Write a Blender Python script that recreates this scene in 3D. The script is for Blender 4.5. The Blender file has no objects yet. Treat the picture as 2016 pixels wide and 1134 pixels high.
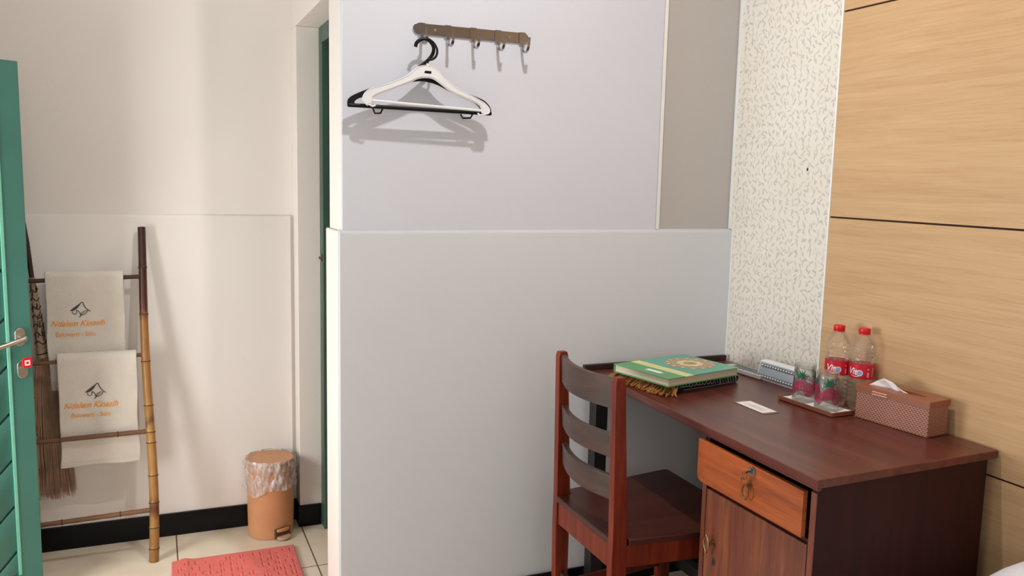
import bpy, bmesh, math, random
from math import sin, cos, pi, radians, sqrt, atan2
from mathutils import Vector, Matrix

S = bpy.context.scene
COL = S.collection
random.seed(7)

# ------------------------------------------------------------------ camera
F = 1666.26; YAW, PIT, ROL, CH = radians(22.968), radians(7.335), radians(1.317), 1.3713
fw = Vector((sin(YAW)*cos(PIT), cos(YAW)*cos(PIT), -sin(PIT)))
r0 = Vector((cos(YAW), -sin(YAW), 0)); u0 = r0.cross(fw)
r2 = cos(ROL)*r0 + sin(ROL)*u0; u2 = -sin(ROL)*r0 + cos(ROL)*u0
cam = bpy.data.objects.new('camera', bpy.data.cameras.new('camera'))
COL.objects.link(cam)
cam.matrix_world = Matrix(((r2.x, u2.x, -fw.x, 0), (r2.y, u2.y, -fw.y, 0), (r2.z, u2.z, -fw.z, CH), (0, 0, 0, 1)))
cam.data.sensor_width = 36; cam.data.lens = F/2016*36
cam.data.clip_start = 0.02
S.camera = cam

# ------------------------------------------------------------------ light, sky, exposure
S.view_settings.view_transform = 'Standard'; S.view_settings.look = 'None'
S.view_settings.gamma = 1; S.view_settings.use_curve_mapping = False
S.view_settings.exposure = -0.19
W = bpy.data.worlds.new('sky'); S.world = W; W.use_nodes = True
W.node_tree.nodes['Background'].inputs[0].default_value = (0.86, 0.93, 1, 1)
W.node_tree.nodes['Background'].inputs[1].default_value = 1.0

def area(name, loc, direction, sx, sy, power, col):
    l = bpy.data.lights.new(name, 'AREA'); l.shape = 'RECTANGLE'; l.size = sx; l.size_y = sy
    l.energy = power; l.color = col
    o = bpy.data.objects.new(name, l); COL.objects.link(o); o.location = loc
    o.rotation_euler = Vector(direction).to_track_quat('-Z', 'Z').to_euler()
    return o
area('doorway_daylight', (-1.18, 2.20, 0.92), (1, 0.0, 0), 0.66, 1.5, 66, (1, 0.985, 0.955))      # open entrance door
area('window_daylight', (-1.20, 0.75, 1.45), (1, 0.05, -0.05), 1.3, 1.1, 3, (1, 0.985, 0.97))    # unseen window, added in the left wall to light the room
area('front_window_daylight', (0.35, -1.70, 1.55), (0, 1, -0.02), 1.5, 1.1, 19, (0.95, 0.97, 1.0))  # unseen window behind the camera, added to light the walls facing it
area('ceiling_lamp_light', (0.80, 1.55, 2.80), (0, 0, -1), 0.055, 0.055, 20, (1, 0.97, 0.94))
area('bathroom_lamp_light', (1.2, 2.9, 2.3), (-0.5, 0.2, -1), 0.2, 0.2, 5, (1, 0.92, 0.8))  # added light without a fixture, brightens the bathroom door leaf

# ------------------------------------------------------------------ materials
def lin(c):
    return tuple((v/255/12.92 if v/255 <= 0.04045 else ((v/255+0.055)/1.055)**2.4) for v in c)
MATS = {}
class NT:
    def __init__(s, name):
        s.m = bpy.data.materials.new(name); s.m.use_nodes = True
        s.t = s.m.node_tree; s.n = s.t.nodes; s.b = s.n['Principled BSDF']; s.out = s.n['Material Output']
        s.co = None
    def node(s, typ, **kw):
        x = s.n.new(typ)
        for k, v in kw.items(): setattr(x, k, v)
        return x
    def link(s, a, b): s.t.links.new(a, b)
    def coord(s, scale=(1, 1, 1), rot=(0, 0, 0), out='Object'):
        tc = s.node('ShaderNodeTexCoord'); mp = s.node('ShaderNodeMapping')
        mp.inputs['Scale'].default_value = scale; mp.inputs['Rotation'].default_value = rot
        s.link(tc.outputs[out], mp.inputs[0]); return mp.outputs[0]
    def noise(s, vec, scale=5, detail=4, rough=0.5, dist=0):
        x = s.node('ShaderNodeTexNoise'); x.inputs['Scale'].default_value = scale
        x.inputs['Detail'].default_value = detail; x.inputs['Roughness'].default_value = rough
        x.inputs['Distortion'].default_value = dist
        s.link(vec, x.inputs['Vector']); return x.outputs['Fac']
    def ramp(s, fac, stops):
        x = s.node('ShaderNodeValToRGB'); cr = x.color_ramp
        while len(cr.elements) < len(stops): cr.elements.new(0.5)
        for e, (p, c) in zip(cr.elements, stops):
            e.position = p; e.color = (*c, 1) if len(c) == 3 else c
        s.link(fac, x.inputs[0]); return x.outputs[0]
    def mix(s, f, a, b, blend='MIX'):
        x = s.node('ShaderNodeMix', data_type='RGBA', blend_type=blend)
        for v, i in ((f, 0), (a, 6), (b, 7)):
            if hasattr(v, 'is_linked'): s.link(v, x.inputs[i])
            elif i == 0: x.inputs[0].default_value = v
            else: x.inputs[i].default_value = (*v, 1)
        return x.outputs[2]
    def math(s, op, a, b=0.0, clamp=False):
        x = s.node('ShaderNodeMath', operation=op); x.use_clamp = clamp
        for v, i in ((a, 0), (b, 1)):
            if hasattr(v, 'is_linked'): s.link(v, x.inputs[i])
            else: x.inputs[i].default_value = v
        return x.outputs[0]
    def color(s, c):
        if hasattr(c, 'is_linked'): s.link(c, s.b.inputs['Base Color'])
        else: s.b.inputs['Base Color'].default_value = (*c, 1)
    def bump(s, h, strength=0.3, dist=0.002):
        x = s.node('ShaderNodeBump'); x.inputs['Strength'].default_value = strength
        x.inputs['Distance'].default_value = dist
        s.link(h, x.inputs['Height']); s.link(x.outputs[0], s.b.inputs['Normal'])
    def done(s, rough=0.5, metal=0, spec=None):
        s.b.inputs['Roughness'].default_value = rough; s.b.inputs['Metallic'].default_value = metal
        if spec is not None: s.b.inputs['Specular IOR Level'].default_value = spec
        MATS[s.m.name] = s.m; return s.m

def plain(name, rgb, rough=0.5, metal=0, var=0.06, scale=30, bump=0.0):
    t = NT(name); c = lin(rgb); v = t.coord()
    n = t.noise(v, scale, 3)
    a = tuple(x*(1-var) for x in c); b = tuple(min(1, x*(1+var)) for x in c)
    t.color(t.ramp(n, [(0.3, a), (0.7, b)]))
    if bump: t.bump(n, bump)
    return t.done(rough, metal)

def paint(name, rgb, scuff=0.0, rough=0.55):
    t = NT(name); c = lin(rgb); v = t.coord()
    big = t.noise(v, 1.3, 3); a = tuple(x*0.97 for x in c); b = tuple(min(1, x*1.02) for x in c)
    col = t.ramp(big, [(0.3, a), (0.7, b)])
    mp = t.coord((22, 22, 6)); f = t.noise(mp, 1.0, 2)
    sc = t.ramp(f, [(0.77, (0, 0, 0)), (0.80, (1, 1, 1))])
    col = t.mix(t.math('MULTIPLY', sc, 0.12 + scuff), col, tuple(x*0.8 for x in c))
    t.color(col); fine = t.noise(v, 90, 3); wav = t.noise(v, 7, 2)
    t.bump(t.math('ADD', t.math('MULTIPLY', fine, 0.3), wav), 0.25, 0.004)
    return t.done(rough, 0, 0.35)

def wood(name, dark, mid, light, axis='y', scale=1.0, rough=0.35, grain=1.0, spec=0.5, stretch=14):
    t = NT(name); sc = {'x': (1, stretch, stretch), 'y': (stretch, 1, stretch), 'z': (stretch, stretch, 1)}[axis]
    v = t.coord(tuple(s*scale for s in sc))
    n1 = t.noise(v, 2.2, 6, 0.6, 0.6); n2 = t.noise(v, 9, 5, 0.7)
    col = t.ramp(n1, [(0.28, lin(dark)), (0.5, lin(mid)), (0.74, lin(light))])
    g = t.ramp(n2, [(0.32, (0.72, 0.68, 0.66)), (0.56, (1, 1, 1))])
    col = t.mix(0.75*grain, col, g, 'MULTIPLY')
    t.color(col); t.bump(n2, 0.12*grain, 0.001)
    return t.done(rough, 0, spec)

M_alcove = paint('cream_wall_paint', (238, 232, 226))
M_main = paint('grey_lavender_wall_paint', (212, 214, 224), 0.05)
M_dado = paint('grey_dado_paint', (206, 207, 211), 0.12)
M_niche = paint('beige_grey_wall_paint', (188, 182, 178))
M_ceil = plain('white_ceiling_paint', (238, 238, 235), 0.8, 0, 0.02)
M_black = plain('black_glazed_tile', (8, 8, 10), 0.3, 0, 0.2); M_black.node_tree.nodes['Principled BSDF'].inputs['Specular IOR Level'].default_value = 0.2
M_green = plain('green_door_paint', (64, 120, 109), 0.35, 0, 0.06, 6)
M_greenD = plain('dark_green_paint', (62, 90, 78), 0.42, 0, 0.08, 6)
M_gap = plain('dark_gap', (58, 30, 16), 0.8)
M_edge = plain('white_edge_strip', (236, 236, 232), 0.5, 0, 0.02)
M_steel = plain('brushed_steel', (200, 192, 180), 0.28, 1, 0.05, 80)
M_chrome = plain('polished_chrome', (176, 176, 184), 0.16, 1, 0.04)
M_brass = plain('aged_brass', (150, 122, 88), 0.35, 1, 0.15, 60)
M_blackpl = plain('black_plastic', (8, 8, 11), 0.4, 0, 0.1); M_blackpl.node_tree.nodes['Principled BSDF'].inputs['Specular IOR Level'].default_value = 0.25
M_whitepl = plain('white_plastic', (232, 232, 234), 0.35, 0, 0.02)
M_redpl = plain('red_plastic', (214, 24, 34), 0.35, 0, 0.04)
M_paper = plain('white_paper', (240, 236, 234), 0.75, 0, 0.02)
M_tissue = plain('white_tissue', (244, 240, 240), 0.9, 0, 0.02, 60, 0.2)
M_ink = plain('dark_grey_ink', (74, 70, 68), 0.7)
M_orange = plain('orange_thread', (246, 160, 62), 0.7, 0, 0.12, 200)
M_blackink = plain('black_ink', (20, 20, 22), 0.6)
M_bin = plain('terracotta_plastic', (206, 148, 104), 0.42, 0, 0.03)
M_bind = plain('dark_brown_binding', (52, 34, 28), 0.7)

def cloth(name, rgb, scale=260, strength=0.5, rough=0.9, var=0.06):
    t = NT(name); c = lin(rgb); v = t.coord()
    n = t.noise(v, scale, 2); big = t.noise(v, 12, 3)
    t.color(t.ramp(big, [(0.3, tuple(x*(1-var) for x in c)), (0.7, tuple(min(1, x*(1+var)) for x in c))]))
    t.bump(t.math('ADD', n, t.math('MULTIPLY', big, 1.5)), strength, 0.003)
    m = t.done(rough, 0, 0.2); t.b.inputs['Sheen Weight'].default_value = 0.15
    return m
M_towel = cloth('white_terry_cotton', (224, 216, 206))
M_mat = cloth('coral_red_pile', (232, 112, 104), 420, 0.6)
M_sheet = cloth('white_bed_linen', (236, 234, 240), 180, 0.2)
M_rug = cloth('black_woven_cloth', (20, 18, 20), 300, 0.5, 0.7)
M_fringe = cloth('golden_brown_yarn', (156, 104, 46), 300, 0.4, 0.85, 0.3)
M_straw = cloth('brown_straw_fibre', (180, 146, 122), 200, 0.3, 0.8, 0.3)

# floor tiles
def make_floor_mat():
    t = NT('cream_ceramic_floor_tile'); v = t.coord()
    sx = t.node('ShaderNodeSeparateXYZ'); t.link(v, sx.inputs[0])
    def line(o, off):
        a = t.math('ADD', o, off); a = t.math('DIVIDE', a, 0.455); a = t.math('FRACT', a)
        a = t.math('ABSOLUTE', t.math('SUBTRACT', a, 0.5)); return t.math('GREATER_THAN', a, 0.4945)
    g = t.math('MAXIMUM', line(sx.outputs[0], -0.042+4.55), line(sx.outputs[1], -2.876+4.55))
    n = t.noise(v, 5, 5, 0.6); n2 = t.noise(v, 40, 3)
    col = t.ramp(n, [(0.3, lin((224, 208, 184))), (0.7, lin((240, 228, 208)))])
    col = t.mix(g, col, lin((112, 92, 72))); t.color(col)
    t.bump(t.math('SUBTRACT', t.math('MULTIPLY', n2, 0.1), g), 0.35, 0.002)
    return t.done(0.28, 0, 0.5)
M_floor = make_floor_mat()

# leaf-printed wallpaper on the wall x = const
def make_wallpaper():
    t = NT('leaf_print_wallpaper'); tc = t.node('ShaderNodeTexCoord')
    sp = t.node('ShaderNodeSeparateXYZ'); t.link(tc.outputs['Object'], sp.inputs[0])
    total = None
    for k, (sc, off) in enumerate(((36, 0.0), (36, 3.37), (33, 7.71))):
        cb = t.node('ShaderNodeCombineXYZ')
        t.link(t.math('ADD', sp.outputs[1], off), cb.inputs[0]); t.link(t.math('ADD', sp.outputs[2], off*0.73), cb.inputs[1])
        scn = t.node('ShaderNodeVectorMath', operation='SCALE'); scn.inputs[3].default_value = sc
        t.link(cb.outputs[0], scn.inputs[0])
        vo = t.node('ShaderNodeTexVoronoi', voronoi_dimensions='2D'); vo.inputs['Scale'].default_value = 1
        vo.inputs['Randomness'].default_value = 0.5
        t.link(scn.outputs[0], vo.inputs['Vector'])
        d = t.node('ShaderNodeVectorMath', operation='SUBTRACT')
        t.link(scn.outputs[0], d.inputs[0]); t.link(vo.outputs['Position'], d.inputs[1])
        sc3 = t.node('ShaderNodeSeparateColor'); t.link(vo.outputs['Color'], sc3.inputs[0])
        ang = t.math('MULTIPLY', t.math('SUBTRACT', sc3.outputs[0], 0.5), 2.6)
        rt = t.node('ShaderNodeVectorRotate', rotation_type='Z_AXIS')
        t.link(d.outputs[0], rt.inputs['Vector']); t.link(ang, rt.inputs['Angle'])
        s2 = t.node('ShaderNodeSeparateXYZ'); t.link(rt.outputs[0], s2.inputs[0])
        ex = t.math('POWER', t.math('ABSOLUTE', t.math('DIVIDE', s2.outputs[0], 0.105)), 1.0)
        ey = t.math('POWER', t.math('ABSOLUTE', t.math('DIVIDE', s2.outputs[1], 0.34)), 2.0)
        e = t.math('LESS_THAN', t.math('ADD', ex, ey), 1.0)
        e = t.math('MULTIPLY', e, t.math('ADD', t.math('MULTIPLY', sc3.outputs[1], 0.6), 0.4))
        total = e if total is None else t.math('MAXIMUM', total, e)
    v = t.coord(); n = t.noise(v, 3, 3)
    base = t.ramp(n, [(0.35, lin((226, 220, 209))), (0.65, lin((230, 226, 218)))])
    t.color(t.mix(t.math('MULTIPLY', total, 0.85), base, lin((186, 182, 172)))); t.bump(total, 0.15, 0.001)
    return t.done(0.7, 0, 0.25)
M_wallpaper = make_wallpaper()

# light oak laminate boards, grain along y
def make_oak():
    t = NT('light_oak_laminate'); v = t.coord((1, 1.0, 16), (radians(3), 0, 0))
    n1 = t.noise(v, 1.7, 5, 0.6, 0.9); n2 = t.noise(t.coord((1, 2.0, 60), (radians(3), 0, 0)), 3.2, 4, 0.65)
    col = t.ramp(n1, [(0.25, lin((194, 156, 114))), (0.5, lin((203, 166, 124))), (0.75, lin((210, 176, 134)))])
    g = t.ramp(n2, [(0.36, (0.86, 0.82, 0.77)), (0.55, (1, 1, 1))])
    t.color(t.mix(0.55, col, g, 'MULTIPLY')); t.bump(n2, 0.06, 0.001)
    return t.done(0.45, 0, 0.4)
M_oak = make_oak()
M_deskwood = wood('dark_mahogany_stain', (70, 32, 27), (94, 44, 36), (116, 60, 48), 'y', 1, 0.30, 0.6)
M_sidewood = wood('very_dark_mahogany', (40, 10, 9), (50, 14, 11), (60, 20, 14), 'z', 1, 0.5, 0.5, 0.22)  # mahogany darkened in colour for the dim desk side facing the camera
M_drawer = wood('orange_brown_wood', (138, 64, 26), (166, 82, 36), (184, 96, 46), 'y', 1.6, 0.38, 0.8)
M_cabdoor = wood('red_brown_door_wood', (98, 50, 36), (118, 62, 44), (150, 88, 56), 'z', 1.2, 0.4, 0.8)
M_chair = wood('red_brown_chair_wood', (88, 28, 14), (114, 40, 22), (136, 54, 30), 'z', 1.4, 0.38, 0.7, 0.35)
M_chairseat = wood('dark_brown_seat_wood', (58, 26, 20), (74, 34, 26), (88, 42, 30), 'x', 1, 0.36, 0.5)
M_rail = wood('weathered_dark_slat_wood', (56, 42, 38), (68, 50, 44), (90, 60, 48), 'y', 1, 0.42, 0.5)
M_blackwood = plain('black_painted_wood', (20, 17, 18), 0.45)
M_bathdoor = wood('tan_bathroom_door_wood', (150, 92, 56), (190, 128, 84), (206, 146, 100), 'z', 1, 0.5, 0.8)

def bamboo_mat():
    t = NT('bamboo_culm'); v = t.coord(); sp = t.node('ShaderNodeSeparateXYZ'); t.link(v, sp.inputs[0])
    n = t.noise(t.coord((9, 9, 3)), 2.5, 4, 0.6, 0.5)
    h = t.math('ADD', sp.outputs[2], t.math('MULTIPLY', t.math('SUBTRACT', n, 0.5), 0.10))
    col = t.ramp(h, [(0.0, lin((150, 104, 52))), (0.16, lin((168, 124, 70))), (0.19, lin((96, 52, 30))), (0.24, lin((172, 126, 66))),
                     (0.47, lin((176, 132, 72))), (0.49, lin((120, 76, 42))), (0.53, lin((172, 124, 62))), (0.84, lin((164, 112, 58))), (0.88, lin((92, 48, 28))), (1.0, lin((66, 34, 22)))])
    n2 = t.noise(t.coord((60, 60, 3)), 2, 4)
    col = t.mix(0.5, col, t.ramp(n2, [(0.3, (0.6, 0.55, 0.5)), (0.6, (1, 1, 1))]), 'MULTIPLY')
    t.color(col); t.bump(n2, 0.1); return t.done(0.38, 0, 0.5)
M_bamboo = bamboo_mat()
M_bnode = plain('dark_bamboo_node', (70, 42, 26), 0.6)
M_rung = wood('brown_bamboo_rung', (86, 56, 38), (116, 80, 54), (146, 106, 72), 'x', 1, 0.45, 1)
M_rungdark = wood('dark_stick_rung', (56, 36, 28), (74, 48, 38), (92, 62, 48), 'x', 1, 0.5, 1)

def clear(name, tint=(1, 1, 1), ior=1.45, rough=0.02, haze=0.08, hazecol=(0.9, 0.9, 0.9), haze_noise=False, refl=1.0, cap=0.38):
    t = NT(name); n = t.n; n.remove(t.b)
    tr = t.node('ShaderNodeBsdfTransparent'); tr.inputs[0].default_value = (*tint, 1)
    gl = t.node('ShaderNodeBsdfGlossy'); gl.inputs['Roughness'].default_value = rough
    fr = t.node('ShaderNodeFresnel'); fr.inputs[0].default_value = ior
    df = t.node('ShaderNodeBsdfDiffuse'); df.inputs[0].default_value = (*hazecol, 1)
    m1 = t.node('ShaderNodeMixShader'); m2 = t.node('ShaderNodeMixShader')
    if haze_noise:
        v = t.coord((1, 1, 0.35)); nz = t.noise(v, 38, 5, 0.65, 1.2)
        f = t.node('ShaderNodeMapRange'); f.inputs[1].default_value = 0.42; f.inputs[2].default_value = 0.68
        f.inputs[3].default_value = haze*0.5; f.inputs[4].default_value = haze*1.9
        t.link(nz, f.inputs[0]); t.link(f.outputs[0], m1.inputs[0])
        bp = t.node('ShaderNodeBump'); bp.inputs['Strength'].default_value = 0.9; bp.inputs['Distance'].default_value = 0.006
        t.link(nz, bp.inputs['Height']); t.link(bp.outputs[0], gl.inputs['Normal']); t.link(bp.outputs[0], fr.inputs['Normal'])
    else: m1.inputs[0].default_value = haze
    t.link(tr.outputs[0], m1.inputs[1]); t.link(df.outputs[0], m1.inputs[2])
    fm = t.math('MINIMUM', t.math('MULTIPLY', fr.outputs[0], refl), cap)
    t.link(fm, m2.inputs[0]); t.link(m1.outputs[0], m2.inputs[1]); t.link(gl.outputs[0], m2.inputs[2])
    t.link(m2.outputs[0], t.out.inputs[0]); MATS[name] = t.m; return t.m
M_pet = clear('clear_bottle_plastic', (0.98, 0.97, 0.95), 1.38, 0.06, 0.07, (0.9, 0.86, 0.8), False, 1.0)
M_glass = clear('clear_drinking_glass', (0.93, 0.94, 0.92), 1.42, 0.03, 0.10, (0.72, 0.75, 0.70), False, 1.2, 0.6)
M_bag = clear('crinkled_clear_bag', (0.97, 0.96, 0.95), 1.45, 0.12, 0.36, (0.93, 0.9, 0.88), True, 1.6)
M_pane = clear('window_glass', (0.98, 0.99, 0.99), 1.45, 0.0, 0.0)
M_pink = clear('pink_glass_print', (0.86, 0.40, 0.52), 1.4, 0.1, 0.34, lin((210, 70, 104)), True)
M_leafpr = clear('green_glass_print', (0.1, 0.4, 0.25), 1.4, 0.1, 0.85, lin((34, 112, 78)))
M_whitepr = clear('white_glass_print', (0.9, 0.9, 0.9), 1.4, 0.1, 0.8, (0.85, 0.85, 0.85))

def weave_mat():
    t = NT('brown_woven_plastic'); tc = t.node('ShaderNodeTexCoord')
    sp = t.node('ShaderNodeSeparateXYZ'); t.link(tc.outputs['Object'], sp.inputs[0])
    al = t.math('ADD', sp.outputs[0], sp.outputs[1])
    def sn(o, f, ph=0.0): return t.math('SINE', t.math('ADD', t.math('MULTIPLY', o, f), ph))
    h1 = t.math('MULTIPLY', sn(al, 620), sn(sp.outputs[2], 620)); h2 = sn(sp.outputs[2], 1240)
    h = t.math('ADD', t.math('MULTIPLY', h1, 0.5), t.math('MULTIPLY', h2, 0.3))
    h = t.math('ADD', t.math('MULTIPLY', h, 0.5), 0.5)
    t.color(t.ramp(h, [(0.15, lin((120, 74, 58))), (0.7, lin((172, 118, 98)))])); t.bump(h, 0.9, 0.0015)
    return t.done(0.42, 0, 0.5)
M_weave = weave_mat()
M_boxlid = plain('brown_plastic_lid', (148, 88, 60), 0.36, 0, 0.04)
M_tray = plain('brown_plastic_tray', (136, 84, 62), 0.38, 0, 0.04)
M_tealcov = plain('teal_book_cover', (92, 168, 140), 0.32, 0, 0.05, 20)
M_greencov = plain('green_book_cover', (84, 158, 96), 0.32, 0, 0.05, 20)
M_yellow = plain('pale_yellow_print', (222, 222, 150), 0.4)
M_pinkpr = plain('pink_rosette_print', (206, 140, 126), 0.4)
M_tanpr = plain('tan_rosette_print', (178, 158, 112), 0.4, 0, 0.3, 120)
M_creampr = plain('cream_rosette_print', (228, 210, 170), 0.4)
def pages_mat():
    t = NT('book_page_edges'); n = t.noise(t.coord((4, 4, 900)), 1, 2)
    t.color(t.ramp(n, [(0.3, lin((196, 182, 160))), (0.7, lin((226, 214, 194)))])); t.bump(n, 0.3, 0.0005)
    return t.done(0.8)
M_pages = pages_mat()
M_silver = plain('silver_thread', (206, 202, 196), 0.5, 0.2)
M_label = plain('red_bottle_label', (212, 24, 48), 0.38, 0, 0.04)
M_labelblue = plain('pale_blue_print', (150, 176, 214), 0.4)
M_white = plain('white_print', (246, 244, 244), 0.45, 0, 0.01)
M_ledgrey = plain('grey_reflector', (178, 188, 200), 0.3, 0.3)
M_leddark = plain('dark_grey_strip', (92, 100, 106), 0.4)
M_led = plain('clear_led_lens', (235, 238, 236), 0.15)
M_straweave = plain('pale_woven_straw', (176, 152, 124), 0.8, 0, 0.15, 90)

# ------------------------------------------------------------------ mesh helpers
class MB:
    def __init__(s): s.bm = bmesh.new(); s.mats = []
    def mi(s, m):
        if m not in s.mats: s.mats.append(m)
        return s.mats.index(m)
    def _tag(s, verts, m):
        if m is None: return
        i = s.mi(m)
        for f in {f for v in verts for f in v.link_faces}: f.material_index = i
    def faces(s, vs, fs, m=None):
        bv = [s.bm.verts.new(v) for v in vs]; out = []
        for f in fs:
            try:
                q = s.bm.faces.new([bv[i] for i in f]); out.append(q)
                if m is not None: q.material_index = s.mi(m)
            except ValueError: pass
        return bv
    def box(s, x0, x1, y0, y1, z0, z1, m=None, mat=None):
        vs = [Vector((x, y, z)) for x in (x0, x1) for y in (y0, y1) for z in (z0, z1)]
        if mat is not None: vs = [mat @ v for v in vs]
        return s.faces(vs, [(0, 1, 3, 2), (4, 6, 7, 5), (0, 4, 5, 1), (2, 3, 7, 6), (0, 2, 6, 4), (1, 5, 7, 3)], m)
    def prism(s, poly, a, b, axis='z', m=None):
        """extrude a 2D polygon between a and b along axis; poly in remaining axes order"""
        def P(p, h):
            return {'z': (p[0], p[1], h), 'y': (p[0], h, p[1]), 'x': (h, p[0], p[1])}[axis]
        n = len(poly); vs = [P(p, a) for p in poly] + [P(p, b) for p in poly]
        fs = [tuple(range(n)), tuple(range(2*n-1, n-1, -1))] + [(i, (i+1) % n, (i+1) % n+n, i+n) for i in range(n)]
        return s.faces(vs, fs, m)
    def tube(s, pts, r, seg=10, closed=False, m=None, flat=None):
        """tube through pts; r a number or list; flat=(a,b): elliptical factors"""
        pts = [Vector(p) for p in pts]; n = len(pts)
        rs = r if isinstance(r, (list, tuple)) else [r]*n
        rings = []; up = None
        for i, p in enumerate(pts):
            if closed: d = pts[(i+1) % n]-pts[i-1]
            else: d = pts[min(i+1, n-1)]-pts[max(i-1, 0)]
            if d.length < 1e-9: d = Vector((0, 0, 1))
            d.normalize()
            if up is None: up = Vector((0, 0, 1)) if abs(d.z) < 0.9 else Vector((0, 1, 0))
            a = d.cross(up)
            if a.length < 1e-6: a = d.cross(Vector((1, 0, 0)))
            a.normalize(); b = a.cross(d).normalized(); up = b
            fa, fb = flat if flat else (1, 1)
            rings.append([s.bm.verts.new(p+rs[i]*(fa*cos(2*pi*k/seg)*a+fb*sin(2*pi*k/seg)*b)) for k in range(seg)])
        mi = s.mi(m) if m is not None else 0
        R = range(n if closed else n-1)
        for i in R:
            A, B = rings[i], rings[(i+1) % n]
            for k in range(seg):
                f = s.bm.faces.new((A[k], A[(k+1) % seg], B[(k+1) % seg], B[k])); f.material_index = mi
        if not closed:
            for ring in (rings[0][::-1], rings[-1]):
                f = s.bm.faces.new(ring); f.material_index = mi
        return rings
    def lathe(s, prof, c=(0, 0, 0), seg=32, m=None, cap=True, sx=1, sy=1):
        rings = []
        for r, z in prof:
            rings.append([s.bm.verts.new((c[0]+sx*r*cos(2*pi*k/seg), c[1]+sy*r*sin(2*pi*k/seg), c[2]+z)) for k in range(seg)])
        mi = s.mi(m) if m is not None else 0
        for A, B in zip(rings, rings[1:]):
            for k in range(seg):
                f = s.bm.faces.new((A[k], A[(k+1) % seg], B[(k+1) % seg], B[k])); f.material_index = mi
        if cap:
            for ring in (rings[0][::-1], rings[-1]):
                try: f = s.bm.faces.new(ring); f.material_index = mi
                except ValueError: pass
    def xf(s, mat): s.bm.transform(mat); return s

def link_obj(name, me, parent=None, loc=None):
    o = bpy.data.objects.new(name, me); COL.objects.link(o)
    if parent is not None: o.parent = parent
    if loc is not None: o.location = loc
    return o
def obj(name, mb, mat=None, parent=None, bevel=0, loc=None, smooth=35, label=None, segs=2, keepn=False):
    me = bpy.data.meshes.new(name)
    if not keepn: bmesh.ops.recalc_face_normals(mb.bm, faces=mb.bm.faces)
    mb.bm.to_mesh(me); mb.bm.free()
    mats = mb.mats if mb.mats else [mat]
    for x in mats: me.materials.append(x)
    for p in me.polygons: p.use_smooth = True
    me.set_sharp_from_angle(angle=radians(smooth))
    o = link_obj(name, me, parent, loc)
    if bevel:
        b = o.modifiers.new('bevel', 'BEVEL'); b.width = bevel; b.segments = segs; b.limit_method = 'ANGLE'
        b.angle_limit = radians(40); b.harden_normals = True
    if label: o['label'] = label
    return o
def thing(name, label, cat, loc=(0, 0, 0), rz=0, group=None):
    o = bpy.data.objects.new(name, None); COL.objects.link(o); o.empty_display_size = 0.05
    o.location = loc; o.rotation_euler = (0, 0, rz); o['label'] = label; o['category'] = cat
    if group: o['group'] = group
    return o
def tag(o, label, cat, group=None):
    o['label'] = label; o['category'] = cat
    if group: o['group'] = group
    return o
def struct(o, label=None):
    o['kind'] = 'structure'
    if label: o['label'] = label; o['category'] = o.name.split('_')[0]
    return o
def text_tris(s, size=0.02, shear=0.0, wx=1.0, bold=0.0, spacing=1.0):
    """letters as flat polygons: list of (2D verts, faces)"""
    cu = bpy.data.curves.new('letters', 'FONT'); cu.body = s; cu.size = size; cu.shear = shear
    cu.align_x = 'CENTER'; cu.offset = bold; cu.space_character = spacing; cu.resolution_u = 3
    o = bpy.data.objects.new('letters', cu); COL.objects.link(o)
    bpy.context.view_layer.update()
    me = bpy.data.meshes.new_from_object(o.evaluated_get(bpy.context.evaluated_depsgraph_get()))
    vs = [(v.co.x*wx, v.co.y) for v in me.vertices]; fs = [tuple(p.vertices) for p in me.polygons]
    bpy.data.objects.remove(o); bpy.data.curves.remove(cu); bpy.data.meshes.remove(me)
    return vs, fs
def strip2d(pts, w):
    """flat ribbon polygons along 2D points; w number or list"""
    n = len(pts); ws = w if isinstance(w, (list, tuple)) else [w]*n; vs = []; fs = []
    for i, p in enumerate(pts):
        a = pts[max(i-1, 0)]; b = pts[min(i+1, n-1)]; dx, dy = b[0]-a[0], b[1]-a[1]; L = sqrt(dx*dx+dy*dy) or 1
        nx, ny = -dy/L*ws[i]/2, dx/L*ws[i]/2
        vs += [(p[0]+nx, p[1]+ny), (p[0]-nx, p[1]-ny)]
    for i in range(n-1): fs.append((2*i, 2*i+1, 2*i+3, 2*i+2))
    return vs, fs
def arc(cx, cy, rx, ry, a0, a1, n=12):
    return [(cx+rx*cos(radians(a0+(a1-a0)*i/n)), cy+ry*sin(radians(a0+(a1-a0)*i/n))) for i in range(n+1)]
def bez(p0, p1, p2, n=10):
    return [tuple((1-t)**2*a+2*t*(1-t)*b+t*t*c for a, b, c in zip(p0, p1, p2)) for t in [i/n for i in range(n+1)]]

# ================================================================== SETTING
XL, XP, XR = -1.0, 0.4925, 1.836         # left wall, partition end, right wall
YM, YB, YF = 2.418, 3.332, -1.6           # middle wall, alcove wall, wall behind camera
HC = 2.9
m = MB(); m.box(XL-.2, XR+.2, YF-.2, 3.6, -.1, 0); struct(obj('floor', m, M_floor), 'cream ceramic tiled floor')
m = MB(); m.box(XL-.2, XR+.2, YF-.2, 3.6, HC, HC+.1); struct(obj('ceiling', m, M_ceil), 'white ceiling')
# alcove wall behind the ladder, thicker below the ledge
m = MB(); m.box(XL, XP+.1, YB, YB+.12, 0, HC)
m.prism([(YB, .086), (YB-.012, .086), (YB-.012, 1.205), (YB-.008, 1.2125), (YB, 1.216)], XL, XP-.012, 'x')
struct(obj('wall_back', m, M_alcove, bevel=.003), 'cream wall with a ledge behind the bamboo ladder')
m = MB(); m.box(XL, XP-.003, YB-.020, YB-.0125, 0, .086); struct(obj('baseboard_back', m, M_black, bevel=.001), 'black tile baseboard of the cream wall')
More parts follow.
